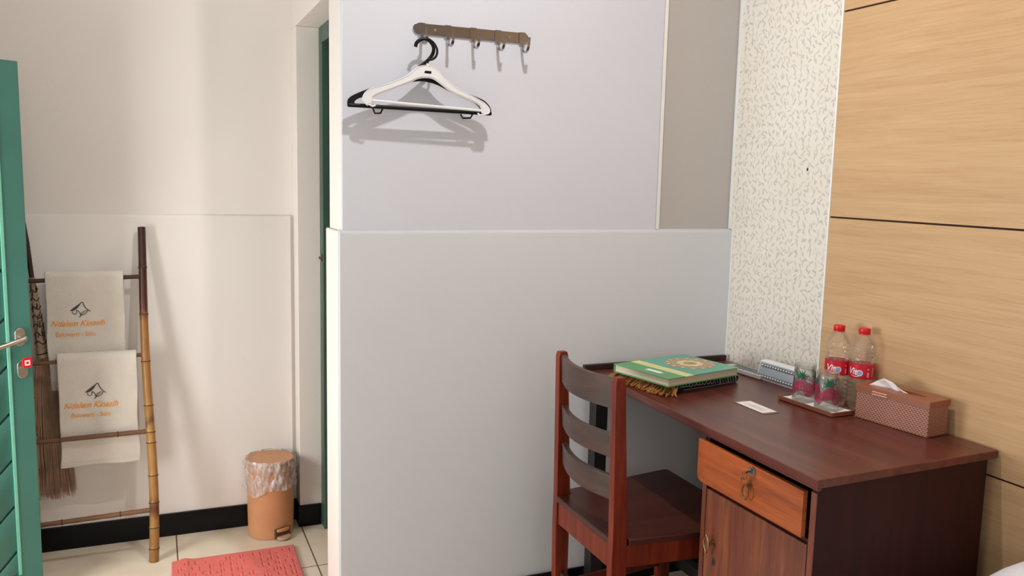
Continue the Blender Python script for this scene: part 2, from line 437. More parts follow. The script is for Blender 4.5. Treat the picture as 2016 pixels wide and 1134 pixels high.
# far reveal / pilaster beside the bathroom door and lintel above
m = MB(); m.box(XP, .574+.02, 3.24, YB, 0, 1.908); m.box(XP, .574+.02, 2.60, YB, 1.908, HC)
struct(obj('wall_reveal', m, M_alcove, bevel=.004), 'cream reveal and lintel around the bathroom doorway')
m = MB(); m.box(XP-.006, .574, 3.232, 3.24, 0, .086); m.box(XP-.006, XP, 3.24, YB-.022, 0, .086)
struct(obj('baseboard_reveal', m, M_black, bevel=.001), 'black tile baseboard of the doorway reveal')
# partition (middle) wall: recessed strip right, upper panel, lower dado
m = MB()
m.box(XP+.03, XR+.0095, YM+.012, 2.60, 0, HC, M_niche); m.box(XP, XP+.03, YM+.012, 2.60, 0, HC, M_alcove)
m.box(XP-.0005, 1.541, YM, YM+.012, 1.2, HC, M_main)
m.prism([(YM+.012, 0.0), (YM-.013, 0.0), (YM-.013, 1.203), (YM-.008, 1.212), (YM+.012, 1.218)], XP-.0105, XR+.0095, 'x', M_dado)
m.box(XP-.0105, XP, YM+.012, 2.605, 0, 1.212, M_alcove)
struct(obj('wall_middle', m, None, bevel=.004), 'grey wall with a ledge between doorway and desk')
m = MB(); m.prism([(1.541, YM), (1.5535, YM+.0005), (1.5565, YM+.012), (1.541, YM+.012)], 1.216, HC, 'z')
struct(obj('trim_1', m, M_edge), 'white edge of the raised upper wall')
m = MB(); m.box(XP-.008, XR-.01, YM-.021, YM-.0135, 0, .079); struct(obj('baseboard_middle', m, M_black, bevel=.001), 'black tile baseboard of the grey wall')
# right wall + boards
m = MB(); m.box(XR+.009, XR+.13, YF, YM+.012, 0, HC); struct(obj('wall_right', m, M_wallpaper), 'right wall papered with a pale leaf print')
zz = [0.0, .689, 1.2815, 1.868, 2.46, HC]
for i in range(5):
    m = MB(); m.box(XR, XR+.0085, YF+.01, 1.944, zz[i]+.0025, zz[i+1]-.0025)
    struct(obj('trim_%d' % (i+2), m, M_oak, bevel=.0008), 'light oak laminate board on the right wall')
m = MB(); m.box(XR+.004, XR+.009, YF+.01, 1.943, 0, HC); struct(obj('trim_7', m, M_gap), 'dark backing in the joints of the oak boards')
m = MB(); m.box(XR-.0012, XR+.0088, 1.944, 1.9505, 0, HC); struct(obj('trim_8', m, M_edge), 'thin white edge strip beside the wallpaper')
m = MB(); m.box(XR+.0055, XR+.009, YM-.004, YM+.006, 1.218, HC); m.box(XR+.0055, XR+.009, YM-.018, YM-.013, .76, 1.218)
struct(obj('trim_9', m, M_edge), 'pale paper seam in the wall corner')
# left wall with doorway and added window
m = MB(); D0, D1, DH = 1.84, 2.585, 1.715
m.box(XL-.12, XL, D1, 3.5, 0, HC); m.box(XL-.12, XL, D0, D1, DH, HC); m.box(XL-.12, XL, 1.45, D0, 0, HC)
m.box(XL-.12, XL, 0.05, 1.45, 0, .88); m.box(XL-.12, XL, 0.05, 1.45, 2.05, HC); m.box(XL-.12, XL, YF, 0.05, 0, HC)
struct(obj('wall_left', m, M_alcove), 'cream left wall with doorway and an added window')
m = MB(); m.box(XL-.1, XR+.1, YF-.12, YF, 0, .95); m.box(XL-.1, XR+.1, YF-.12, YF, 2.15, HC)
m.box(XL-.1, -.45, YF-.12, YF, .95, 2.15); m.box(1.15, XR+.1, YF-.12, YF, .95, 2.15)
struct(obj('wall_front', m, M_alcove), 'cream wall behind the viewer with an added window')
def window(name, axis, a0, a1, z0, z1, p, label):
    w = struct(bpy.data.objects.new(name, None), label); COL.objects.link(w)
    w.location = ((a0+a1)/2, p, z0) if axis == 'x' else (p, (a0+a1)/2, z0)
    ln = (a1-a0)/2; h = z1-z0
    def bx(mm, u0, u1, d0, d1, v0, v1):
        if axis == 'x': mm.box(u0, u1, d0, d1, v0, v1)
        else: mm.box(d0, d1, u0, u1, v0, v1)
    mm = MB()
    for u0, u1, v0, v1 in ((-ln, -ln+.05, 0, h), (ln-.05, ln, 0, h), (-.03, .03, .05, h-.05), (-ln+.05, ln-.05, 0, .05), (-ln+.05, ln-.05, h-.05, h)):
        bx(mm, u0, u1, -.03, .03, v0, v1)
    obj('window_frame', mm, M_green, w, .003)
    for s in (-1, 1):
        mm = MB(); u = sorted((s*.03, s*(ln-.05))); bx(mm, u[0], u[1], -.003, .003, .05, h-.05); obj('pane', mm, M_pane, w)
window('window_1', 'y', .05, 1.45, .88, 2.05, XL-.06, 'unseen green framed window added in the left wall for light')
window('window_2', 'x', -.45, 1.15, .95, 2.15, YF-.06, 'unseen green framed window added behind the viewer for light')
# bathroom behind the partition
m = MB(); m.box(.594, XR+.1, YB+.1, YB+.2, 0, HC); m.box(XR, XR+.1, 2.6, YB+.1, 0, HC)
struct(obj('wall_bathroom', m, plain('tan_bathroom_tile', (196, 140, 98), .4, 0, .15, 8)), 'tan tiled bathroom walls')

# ---- entrance door leaf (green planks), hinged at the left wall, swung open
door = struct(bpy.data.objects.new('door_1', None), 'open green plank door with a lever handle'); COL.objects.link(door)
door['category'] = 'door'
TH = radians(60); DW = .72; dz0, dz1 = .012, 1.685
E0 = Vector((-.361, 2.95, 0))
xax = Vector((sin(TH), cos(TH), 0)); nax = Vector((cos(TH), -sin(TH), 0))   # along leaf to free edge; toward viewer
door.matrix_world = Matrix.Translation(E0-DW*xax) @ Matrix(((xax.x, -nax.x, 0, 0), (xax.y, -nax.y, 0, 0), (0, 0, 1, 0), (0, 0, 0, 1)))
ST = .068
m = MB()                                                   # local: x to free edge, y away from viewer (front face y=0)
m.box(DW-ST, DW, 0, .034, dz0, dz1); m.box(0, ST, 0, .034, dz0, dz1)
obj('stile', m, M_green, door, .003)
m = MB(); m.box(ST, DW-ST, 0, .034, dz1-.09, dz1); m.box(ST, DW-ST, 0, .034, dz0, dz0+.09); obj('crossrail', m, M_green, door, .002)
bm = bmesh.new(); x0, x1, z0, z1 = ST+.001, DW-ST-.001, dz0+.091, dz1-.091
vs = [bm.verts.new((x, .006, z)) for x, z in ((x0, z0), (x1, z0), (x1, z1), (x0, z1))]; bm.faces.new(vs)
pd = Vector((-1, 0, 1.05)).normalized(); kk = []
zb = .19-.6
while zb < 3.0:
    for e in (-.0035, .0035):
        geom = bm.verts[:]+bm.edges[:]+bm.faces[:]
        bmesh.ops.bisect_plane(bm, geom=geom, plane_co=Vector((x1, .006, zb))+pd*e, plane_no=pd)
    kk.append(pd.dot(Vector((x1, .006, zb)))); zb += .148
for f in [f for f in bm.faces if any(abs(pd.dot(f.calc_center_median())-k) < .0034 for k in kk)]: bm.faces.remove(f)
mm = MB(); mm.bm.free(); mm.bm = bm
pl = obj('plank_panel', mm, M_green, door, keepn=False)
so = pl.modifiers.new('thick', 'SOLIDIFY'); so.thickness = .007; so.offset = 0
b = pl.modifiers.new('bevel', 'BEVEL'); b.width = .0015; b.segments = 1
m = MB(); m.box(ST, DW-ST, .012, .024, dz0+.09, dz1-.09); obj('backing_panel', m, M_greenD, door)
m = MB()
m.prism([(DW-ST-.0045, -.003), (DW-ST+.0035, -.003), (DW-ST+.0015, .004), (DW-ST-.0045, .006)], dz0+.09, dz1-.09, 'z')
obj('beading', m, plain('light_green_bead_paint', (120, 192, 170), .35, 0, .05), door)  # paler green than the door paints in light caught by the bead
# handle set
def stadium(w, h, n=10):
    r = w/2; c = h/2-r
    return [(r*cos(a), c+r*sin(a)) for a in [pi*i/n for i in range(n+1)]]+[(r*cos(a), -c+r*sin(a)) for a in [pi+pi*i/n for i in range(n+1)]]
def shifted(poly, dx, dz): return [(p[0]+dx, p[1]+dz) for p in poly]
hx = DW-.036; hz = .858
hd = MB(); hd.prism(shifted(stadium(.030, .056), hx, hz), -.008, -.0002, 'y')
hnd = obj('handle_plate', hd, M_steel, door, .002)
hd = MB(); hd.tube([(hx+.001, -.006, hz), (hx+.001, -.034, hz), (hx-.004, -.043, hz-.001), (hx-.02, -.047, hz-.004), (hx-.06, -.048, hz-.013), (hx-.105, -.046, hz-.022)], [.0085, .0085, .009, .0085, .0075, .007], 14)
obj('lever', hd, M_steel, door)
hd = MB(); hd.prism(shifted(stadium(.030, .056), hx+.003, .757), -.007, -.0002, 'y'); esc = obj('lock_plate', hd, M_steel, door, .002)
hd = MB(); hd.tube([(hx+.003, -.0065, .760), (hx+.003, -.011, .760)], .008, 16); obj('lock_cylinder', hd, M_steel, door)
m = MB()
for q in range(3): m.box(-.004, .02, .030, .038, .25+q*.6, .33+q*.6)
obj('hinge', m, M_steel, door)
m = MB(); m.box(XL-.11, XL-.035, D0, D0+.03, 0, DH); m.box(XL-.11, XL-.035, D1-.03, D1, 0, DH); m.box(XL-.11, XL-.035, D0+.03, D1-.03, DH-.03, DH)
struct(obj('trim_10', m, M_greenD, bevel=.002), 'green frame of the entrance doorway')
# key with red fob in the lock
kp = door.matrix_world @ Vector((hx+.003, -.0115, .760))
key = thing('key', 'key with red square tag in the lock of the green door', 'key', kp, atan2(xax.y, xax.x))
m = MB(); m.box(-.001, .001, -.012, 0, -.003, .003); m.tube([(0, -.012, .000), (0, -.022, 0)], .006, 12, flat=(1, .35)); obj('key_blade', m, M_steel, key)
m = MB(); m.prism([(p[0]+.0, p[1]+.021) for p in ((-.012, -.014), (.013, -.016), (.016, .012), (.012, .018), (-.008, .018), (-.014, .012))], -.028, -.023, 'y')
obj('key_fob', m, M_redpl, key, .0015, label='red plastic tag with a white square')
m = MB(); m.prism([(-.007, .014), (.008, .014), (.008, .030), (-.007, .030)], -.0288, -.0281, 'y'); sq = obj('fob_sticker', m, M_white, key)
m = MB(); m.prism([(-.003, .018), (.004, .018), (.004, .026), (-.003, .026)], -.0292, -.0289, 'y'); obj('sticker_print', m, M_redpl, key)

# ---- bathroom door: green frame + brown leaf
bd = struct(bpy.data.objects.new('door_2', None), 'bathroom doorway with dark green frame'); COL.objects.link(bd); bd.location = (.574, 2.9, 0)
m = MB(); yy = 3.24-2.9
m.box(.002, .07, yy-.062, yy-.002, 0, 1.906); m.box(.002, .07, 2.602-2.9, 2.66-2.9, 0, 1.906); m.box(.002, .07, 2.66-2.9, yy-.062, 1.846, 1.906)
obj('door_frame', m, M_greenD, bd, .003)
m = MB(); m.box(.028, .07, yy-.078, yy-.063, 0, 1.84); m.box(.028, .07, 2.661-2.9, 2.676-2.9, 0, 1.84); obj('door_stop', m, M_greenD, bd, .002)
m = MB(); m.box(-.001, .0015, yy-.050, yy-.026, 1.048, 1.076); m.tube([(-.003, yy-.046, 1.062), (-.010, yy-.052, 1.066), (-.010, yy-.060, 1.060), (-.003, yy-.060, 1.054)], .002, 8); obj('latch', m, M_brass, bd)
m = MB(); m.box(.075, .72, yy+.02, yy+.055, .01, 1.85)
lf = obj('door_leaf', m, M_bathdoor, bd, .003, label='brown wooden leaf swung inward')
m = MB(); m.tube([(.70, yy+.018, .95), (.70, yy-.02, .95), (.62, yy-.025, .95)], .008, 10); obj('leaf_lever', m, M_steel, bd)

# ceiling lamp
cl = thing('ceiling_lamp', 'round white ceiling lamp above the middle of the room', 'lamp', (.8, 1.55, HC))
m = MB(); m.lathe([(.13, 0), (.14, -.02), (.135, -.03)], seg=40); obj('lamp_base', m, M_whitepl, cl)
m = MB(); m.lathe([(.128, -.03), (.125, -.045), (.10, -.062), (.05, -.072), (.002, -.074)], seg=40)
t = NT('lit_lamp_diffuser'); t.b.inputs['Emission Color'].default_value = (1, .95, .88, 1); t.b.inputs['Emission Strength'].default_value = 4; t.done(.5)
obj('lamp_shade', m, MATS['lit_lamp_diffuser'], cl)

# ================================================================== ALCOVE
# ---- bamboo ladder leaning on the wall
def lad_y(z): return 3.106+(3.290-3.106)*z/1.171
ladder = thing('bamboo_ladder', 'bamboo towel ladder leaning on the cream wall behind the green door', 'ladder', (-.215, 3.106, 0))
LX, LY = -.215, 3.106
def culm(name, xs, zt, nodes, rr):
    m = MB(); zs = []
    for i in range(81): zs.append(zt*i/80)
    zs = sorted(set(zs+[n+d for n in nodes for d in (-.004, -.0015, 0, .0015, .004) if 0 < n+d < zt]))
    pts = []; rs = []
    for z in zs:
        x = xs(z); bl = max([0]+[1-abs(z-n)/.005 for n in nodes if abs(z-n) < .005])
        pts.append((x-LX, lad_y(z)-LY-(0 if z > .02 else 0), z)); rs.append(rr(z)+.0016*bl)
    m.tube(pts, rs, 16, m=M_bamboo)
    for n in nodes:
        x = xs(n); m.tube([(x-LX, lad_y(n-.0014)-LY, n-.0014), (x-LX, lad_y(n+.0014)-LY, n+.0014)], rr(n)+.002, 16, m=M_bnode)
    m.tube([(xs(zt)-LX, lad_y(zt)-LY, zt), (xs(zt)-LX, lad_y(zt+.001)-LY, zt+.001)], rr(zt)*.8, 16, m=M_bnode)
    return obj('rail', m, None, ladder)
culm('rail', lambda z: -.036-.006*z+.010*sin(z*5.3)*(1-z/1.3), 1.171, [.045, .118, .205, .30, .415, .452, .545, .70, .865, 1.03], lambda z: .0165-.003*z)
culm('rail', lambda z: -.400-.012*z+.004*sin(z*4), 1.168, [.06, .15, .26, .36, .475, .60, .73, .88, 1.05], lambda z: .0155-.003*z)
for (zl, zr, r, mt, nd) in ((.990, .998, .0075, M_rungdark, 0), (.712, .724, .0068, M_rung, 1), (.450, .455, .0085, M_rung, 2), (.172, .180, .0085, M_rung, 2)):
    m = MB(); n = 24; pts = []; rs = []
    for i in range(n+1):
        u = i/n; x = -.400+(.362)*u; z = zl+(zr-zl)*u; pts.append((x-LX, lad_y(z)-LY, z)); rs.append(r*(1+.04*sin(i*1.7)))
    m.tube(pts, rs, 12, m=mt)
    for k in range(nd):
        u = (.22+.5*k) if nd > 1 else .45; x = -.4+.362*u; z = zl+(zr-zl)*u
        m.tube([(x-.002-LX, lad_y(z)-LY, z), (x+.002-LX, lad_y(z)-LY, z)], r+.0015, 12, m=M_bnode)
    obj('rung', m, None, ladder)
# ---- towels
def towel(name, label, x0, x1, zr, zbot_f, zbot_b, ph, rr_=.016, cy=None):
    yr = lad_y(zr)
    t = thing(name, label, 'towel', ((x0+x1)/2, yr, zr), 0, 'towels on the bamboo ladder')
    w = x1-x0; NX = 36
    def yfront(x, z):   # front layer y relative to rung
        d = max(0, zr-z)
        a = min(1, d/.12)
        return -rr_+a*(.0022*sin((x+ph)*38)+.0016*sin((x*21-z*9)+ph))-.010*min(1, d/.3)*0
    prof = []
    nf = 30
    for i in range(nf+1): z = zbot_f+(zr-zbot_f)*i/nf; prof.append(('f', z))
    for i in range(1, 8): prof.append(('a', pi*i/8))
    nb = 24
    for i in range(nb+1): z = zr-(zr-zbot_b)*i/nb; prof.append(('b', z))
    vs = []; fs = []
    for j, (k, v) in enumerate(prof):
        for i in range(NX+1):
            x = -w/2+w*i/NX
            if k == 'f':
                y = yfront(x, v); z = v-zr; 
                e = (zr-v)/(zr-zbot_f)
                x2 = x*(1+.02*sin(v*17+ph)*e)+.003*sin(v*30+ph)*e
                if j == 0: z += .0025*sin(x*30+ph)
            elif k == 'a': y = -rr_*cos(v); z = rr_*sin(v)*1.0; x2 = x
            else: y = rr_+.001*sin(x*30); z = v-zr; x2 = x*1.01
            vs.append((x2, y, z))
    for j in range(len(prof)-1):
        for i in range(NX):
            a = j*(NX+1)+i; fs.append((a, a+1, a+NX+2, a+NX+1))
    m = MB(); m.faces(vs, fs); o = obj('towel_cloth', m, M_towel, t, smooth=80, keepn=True)
    so = o.modifiers.new('thick', 'SOLIDIFY'); so.thickness = .009; so.offset = 0
    bv = o.modifiers.new('bevel', 'BEVEL'); bv.width = .003; bv.segments = 2; bv.limit_method = 'ANGLE'; bv.angle_limit = radians(60)
    hem = MB()
    hem.tube([(-w/2*.99+w*.99*i/20, yfront(-w/2+w*i/20, zbot_f+.018)-.0048, zbot_f+.018-zr) for i in range(21)], .0016, 6); obj('hem', hem, M_towel, t)
    return t, yfront
def on_towel(t, yf, zr, cx, cz, name, groups, mat):
    m = MB()
    for vs, fs in groups:
        m.faces([(cx+x-t.location.x, yf(cx+x-t.location.x, cz+z)-.0060, cz+z-zr) for x, z in vs], fs)
    o = obj(name, m, mat, t); return o
def logo_groups(s, full=True):
    """curved roof with plant scroll below"""
    g = []
    L = bez((-.5, -.08), (-.25, -.04), (.06, .36), 10); g.append(strip2d(L, [.02+.13*sin(pi*i/10)*s_ for i, s_ in zip(range(11), [1]*11)]))
    g.append(strip2d([(.03, .33), (.10, .38), (.17, .36)], .05)); g.append(strip2d(bez((.16, .37), (.24, .0), (.52, -.14), 10), .045))
    if full:
        g.append(strip2d(arc(-.27, -.17, .11, .11, 150, 400, 14), .035)); g.append(strip2d(bez((-.2, -.08), (-.02, -.05), (.02, -.36), 8), .04))
        g.append(strip2d([(-.06, -.45), (.0, -.42), (.03, -.34)], .05)); g.append(strip2d(bez((.03, -.34), (.30, -.34), (.38, -.10), 8), .035))
        g.append(strip2d(bez((.03, -.34), (.04, -.10), (.38, -.10), 8), .03)); g.append(strip2d([(.05, -.32), (.16, -.22), (.25, -.18)], .03))
    return [([(x*s, z*s) for x, z in vs], fs) for vs, fs in g]
t1, y1f = towel('hand_towel', 'white hotel towel with embroidered logo on the top ladder rung', -.350, -.107, 1.001, .64, .60, .3)
on_towel(t1, y1f, 1.001, -.246, .892, 'roof_emblem', logo_groups(.062, True), M_ink)
on_towel(t1, y1f, 1.001, -.256, .833, 'embroidered_name', [text_tris('Ndalem Kinasih', .0285, .45, .93, .0004)], M_orange)
on_towel(t1, y1f, 1.001, -.262, .797, 'embroidered_place', [text_tris('Baluwarti - Solo', .0225, 0, .86, .0002)], M_orange)
t2, y2f = towel('hand_towel', 'white hotel towel with embroidered logo on the second rung, below the other', -.320, -.072, .719, .345, .39, 1.9, .020)
on_towel(t2, y2f, .719, -.206, .612, 'roof_emblem', logo_groups(.064, True), M_ink)
on_towel(t2, y2f, .719, -.222, .553, 'embroidered_name', [text_tris('Ndalem Kinasih', .0285, .45, .93, .0004)], M_orange)
on_towel(t2, y2f, .719, -.222, .520, 'embroidered_place', [text_tris('Baluwarti - Solo', .0225, 0, .86, .0002)], M_orange)

# ---- straw broom hanging on the wall behind the ladder
br = thing('straw_broom', 'straw broom hanging on the cream wall behind the ladder', 'broom', (-.40, 3.285, .2))
m = MB(); rnd = random.Random(3)
for i in range(300):
    u = rnd.random()*2-1; v = rnd.random()*2-1; ln = rnd.uniform(.0, .045)
    top = Vector((.030+u*.016, v*.008, .53)); bot = Vector((.048+u*.066+rnd.uniform(-.006, .006), v*.017, ln+.012*abs(u)))
    mid1 = top.lerp(bot, .35)+Vector((u*.010+rnd.uniform(-.004, .004), 0, 0)); mid2 = top.lerp(bot, .7)+Vector((u*.010+rnd.uniform(-.004, .004), rnd.uniform(-.002, .002), 0))
    m.tube([top, mid1, mid2, bot], [.0013, .0012, .0011, .0007], 4)
o = obj('bristles', m, M_straw, br); o['kind'] = 'stuff'
m = MB(); m.tube([(.030, 0, .52), (.024, 0, .60), (.016, 0, .70), (.008, 0, .80)], [.0185, .0155, .012, .009], 16, m=M_straweave)
for i in range(7):
    z = .575+i*.030; f = (z-.52)/.28; x = .030-.022*f; r = .0190-.0095*f
    m.tube([(x+(r)*cos(a), -abs(r*sin(a)) if i % 2 else r*sin(a), z+.006*cos(3*a)) for a in [2*pi*k/18 for k in range(18)]], .0016, 6, True, m=M_blackink)
for i in range(22):
    z = .565+rnd.random()*.2; f = (z-.52)/.28; x = .030-.022*f; r = .0190-.0092*f; a = -pi/2+rnd.uniform(-1.1, 1.1)
    m.tube([(x+r*cos(a), r*sin(a), z), (x+r*cos(a+.12), r*sin(a+.12), z+.018)], .0015, 5, m=M_blackink)
obj('binding', m, None, br, label='pale woven binding with black pattern')
m = MB(); m.tube([(.031+.0192*cos(a), .0192*sin(a)*.9, .535+.004*cos(a)) for a in [2*pi*k/24 for k in range(24)]], .0022, 6, True); obj('band', m, M_blackink, br)
m = MB(); m.tube([(.008, 0, .79), (-.002, 0, .92), (-.012, .0, 1.0)], .008, 12); obj('broom_handle', m, M_bind, br)

# ---- pedal bin
bx0, by0 = .381, 3.228
bn = thing('pedal_bin', 'terracotta plastic pedal bin beside the bathroom doorway', 'bin', (bx0, by0, 0))
m = MB(); m.lathe([(.078, 0), (.083, .003), (.0845, .02), (.088, .26), (.0885, .283), (.085, .284), (.084, .27)], seg=56); obj('bin_body', m, M_bin, bn)
m = MB(); m.lathe([(.0862, .286), (.0878, .288), (.0885, .292), (.087, .2965), (.083, .2975), (.078, .296), (.04, .2975), (.001, .298)], seg=56); m.box(-.02, .02, .080, .094, .27, .292)
obj('bin_lid', m, M_bin, bn, smooth=50)
# pedal towards lower right of the picture
PA = radians(-68); pm = Matrix.Rotation(PA, 4, 'Z')
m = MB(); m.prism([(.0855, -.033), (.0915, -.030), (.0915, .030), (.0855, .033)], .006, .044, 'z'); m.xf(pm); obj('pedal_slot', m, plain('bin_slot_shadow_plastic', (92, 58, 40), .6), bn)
m = MB(); pp = [(.085, -.026)]+[(.100+.018*cos(a), .026*sin(a)) for a in [radians(-90+180*i/10) for i in range(11)]]+[(.085, .026)]
m.prism(pp, .006, .0145, 'z'); m.xf(pm); obj('pedal', m, plain('pale_pedal_plastic', (206, 166, 136), .4), bn, .002)
m = MB(); pp = [(.082, -.028)]+[(.088+.012*cos(a), .028*sin(a)) for a in [radians(-90+180*i/10) for i in range(11)]]+[(.082, .028)]
m.prism(pp, .032, .044, 'z'); m.xf(pm); obj('pedal_hood', m, M_bin, bn, .002)
# bag folded over the rim
m = MB(); rnd = random.Random(5); n = 120; rows = 22; vs = []; fs = []
for j in range(rows+1):
    u = j/rows
    z = .299-.115*u+ (0.004 if j == 0 else 0)
    for k in range(n):
        a = 2*pi*k/n
        rad = .0895+.014*sin(pi*min(1, u*2.6))*.45+.0055*u+(.0022+.004*u*(1-u)*2)*sin(9*a+3*u*sin(2*a))+.002*sin(23*a+8*u)+.0012*sin(41*a-14*u)
        rad += .003*sin(5*a+12*u)*u
        if j == 0: rad = .0895+.002*sin(14*a)
        zz_ = z-.012*u*sin(2*a+.6)-.006*u*sin(5*a+1)
        vs.append((rad*cos(a), rad*sin(a), zz_))
for j in range(rows):
    for k in range(n): fs.append((j*n+k, j*n+(k+1) % n, (j+1)*n+(k+1) % n, (j+1)*n+k))
m.faces(vs, fs); o = obj('plastic_bag', m, M_bag, None, loc=(bx0, by0, 0), smooth=60); tag(o, 'clear crinkled plastic bag folded over the rim of the bin', 'bag')

# ---- bath mat
m = MB(); A = Vector((.022, 3.060)); B = Vector((.441, 3.060)); C_ = Vector((.432, 2.48)); Dd = Vector((.008, 2.48))
NXm, NYm = 230, 300; rnd = random.Random(9); vs = []; fs = []
cw, chh = .0345, .046
cells = {}
def strokes(ci, cj):
    if (ci, cj) not in cells:
        rr = random.Random(ci*97+cj*13); segs = []
        a, b_, c_, d_ = [rr.random() < .6 for _ in range(4)]
        if a: segs.append((.18, .15, .18, .85))
        if b_: segs.append((.18, .85, .8, .85))
        if c_: segs.append((.8, .85, .8, rr.choice((.15, .5))))
        if d_: segs.append((.45, .15, .8, .15))
        if rr.random() < .5: segs.append((.48, .5, .8, .5))
        if rr.random() < .4: segs.append((.48, .2, .48, .6))
        cells[(ci, cj)] = segs
    return cells[(ci, cj)]
def matz(x, y, w, h):
    b_ = min(x, y, w-x, h-y)
    if b_ < .016: return .010*min(1, (b_+.004)/.006)
    X = (x-.016)/cw; Y = (y-.016)/chh; ci, cj = int(X), int(Y); u, v = X-ci, Y-cj; dmin = 9
    for (ax, ay, bx_, by_) in strokes(ci, cj):
        L2 = (bx_-ax)**2+(by_-ay)**2; tt = max(0, min(1, ((u-ax)*(bx_-ax)+(v-ay)*(by_-ay))/L2)) if L2 else 0
        dd = sqrt(((u-ax-tt*(bx_-ax))*cw)**2+((v-ay-tt*(by_-ay))*chh)**2); dmin = min(dmin, dd)
    return .0105-.0042*max(0, 1-dmin/.0032)
for j in range(NYm+1):
    for i in range(NXm+1):
        u, v = i/NXm, j/NYm; p = (A*(1-u)+B*u)*(1-v)+(Dd*(1-u)+C_*u)*v
        z = matz(u*.42, v*.58, .42, .58)+.004*math.exp(-((u-.10)/.05)**2)*max(0, 1-v*3)*1.6
        vs.append((p.x, p.y, z))
for j in range(NYm):
    for i in range(NXm): a = j*(NXm+1)+i; fs.append((a, a+1, a+NXm+2, a+NXm+1))
edge = [i for i in range(NXm+1)]+[j*(NXm+1)+NXm for j in range(1, NYm+1)]+[NYm*(NXm+1)+i for i in range(NXm-1, -1, -1)]+[j*(NXm+1) for j in range(NYm-1, 0, -1)]
nb = len(vs)
for e in edge: vs.append((vs[e][0], vs[e][1], .0005))
for k in range(len(edge)): fs.append((edge[k], edge[(k+1) % len(edge)], nb+(k+1) % len(edge), nb+k))
fs.append(tuple(range(nb, len(vs))))
m.faces(vs, fs); o = obj('bath_mat', m, M_mat, smooth=60); tag(o, 'coral red textured bath mat on the tiled floor before the bin', 'mat')

# ================================================================== HOOK RAIL AND HANGERS
YW = YM
hr = thing('hook_rail', 'steel rail with five coat hooks screwed to the grey wall', 'hook rail', (.878, YW, 1.793))
m = MB()
pts = stadium(.031, .362, 10); m.prism([(p[1], p[0]) for p in pts], -.0045, -.0005, 'y'); o = obj('back_plate', m, M_chrome, hr, .0006); o.rotation_euler = (0, 0, 0)
for i in range(5):
    hx_ = -.155+i*.0785; m = MB()
    m.box(hx_-.010, hx_+.010, -.0082, -.0048, -.0165, .0165)
    L = [(-.0075, -.014), (-.008, -.026), (-.0125, -.037), (-.022, -.0445), (-.034, -.0465), (-.046, -.042), (-.054, -.032), (-.0575, -.020), (-.058, -.008)]
    prof = []
    for k in range(len(L)-1):
        for q in range(4):
            f = q/4; prof.append((L[k][0]+(L[k+1][0]-L[k][0])*f, L[k][1]+(L[k+1][1]-L[k][1])*f))
    prof.append(L[-1])
    vs2, fs2 = strip2d(prof, .0026)
    hw = .0042
    vv = [(hx_+s*hw*(1 if q < len(vs2)-14 else 1), y, z) for s in (-1, 1) for q, (y, z) in enumerate(vs2)]; nn = len(vs2); ff = []
    for f in fs2: ff += [f, tuple(q+nn for q in f[::-1])]
    for q in range(len(prof)-1): ff += [(2*q, 2*q+2, 2*q+2+nn, 2*q+nn), (2*q+1, 2*q+3, 2*q+3+nn, 2*q+1+nn)]
    ff += [(0, 1, 1+nn, nn), (nn-2, nn-1, 2*nn-1, 2*nn-2)]
    m.faces(vv, ff)
    m.box(hx_-.0048, hx_+.0048, -.0598, -.0566, -.010, -.005)
    obj('hook', m, M_chrome, hr, .0005)
for sx in (-.115, .118):
    m = MB(); m.tube([(sx, -.0046, 0), (sx, -.0066, 0)], .004, 12); obj('screw', m, M_steel, hr)

# outlines measured in metres on the hanger planes (x, z)
WO = [(0.538, 1.576), (0.54, 1.59), (0.549, 1.602), (0.566, 1.612), (0.594, 1.62), (0.63, 1.635), (0.662, 1.65), (0.687, 1.671), (0.702, 1.68), (0.722, 1.683), (0.742, 1.678), (0.757, 1.667), (0.773, 1.651), (0.803, 1.63), (0.842, 1.613), (0.88, 1.597), (0.9, 1.586), (0.912, 1.572), (0.911, 1.561), (0.897, 1.556)]
WI = [(0.549, 1.567), (0.559, 1.571), (0.563, 1.578), (0.563, 1.587), (0.58, 1.599), (0.612, 1.612), (0.644, 1.626), (0.673, 1.638), (0.695, 1.649), (0.721, 1.653), (0.743, 1.65), (0.765, 1.637), (0.796, 1.618), (0.838, 1.603), (0.877, 1.588), (0.889, 1.576), (0.892, 1.56)]
WB = [(0.565, 1.578), (0.887, 1.567)]
WL = [(0.547, 1.567), (0.557, 1.567), (0.566, 1.563), (0.574, 1.566)]
WR = [(0.877, 1.56), (0.883, 1.554), (0.899, 1.557)]
WH = [(0.723, 1.682), (0.724, 1.699), (0.735, 1.701), (0.747, 1.71), (0.751, 1.727), (0.742, 1.745), (0.725, 1.756), (0.709, 1.754)]
BO = [(0.501, 1.56), (0.501, 1.576), (0.511, 1.587), (0.536, 1.6), (0.571, 1.614), (0.621, 1.629), (0.653, 1.641), (0.679, 1.659), (0.699, 1.678), (0.715, 1.686), (0.734, 1.685), (0.753, 1.674), (0.775, 1.653), (0.81, 1.632), (0.853, 1.614), (0.892, 1.601), (0.91, 1.591), (0.922, 1.576), (0.926, 1.557)]
BI = [(0.522, 1.561), (0.519, 1.569), (0.519, 1.574), (0.527, 1.581), (0.546, 1.589), (0.581, 1.603), (0.621, 1.616), (0.657, 1.629), (0.682, 1.637), (0.708, 1.641), (0.731, 1.64), (0.761, 1.633), (0.791, 1.62), (0.83, 1.605), (0.869, 1.591), (0.888, 1.578), (0.895, 1.564), (0.897, 1.557)]
BB = [(0.502, 1.564), (0.924, 1.561)]
BL = [(0.57, 1.56), (0.577, 1.545), (0.593, 1.546), (0.599, 1.559)]
BR = [(0.83, 1.555), (0.837, 1.544), (0.861, 1.546), (0.867, 1.556)]
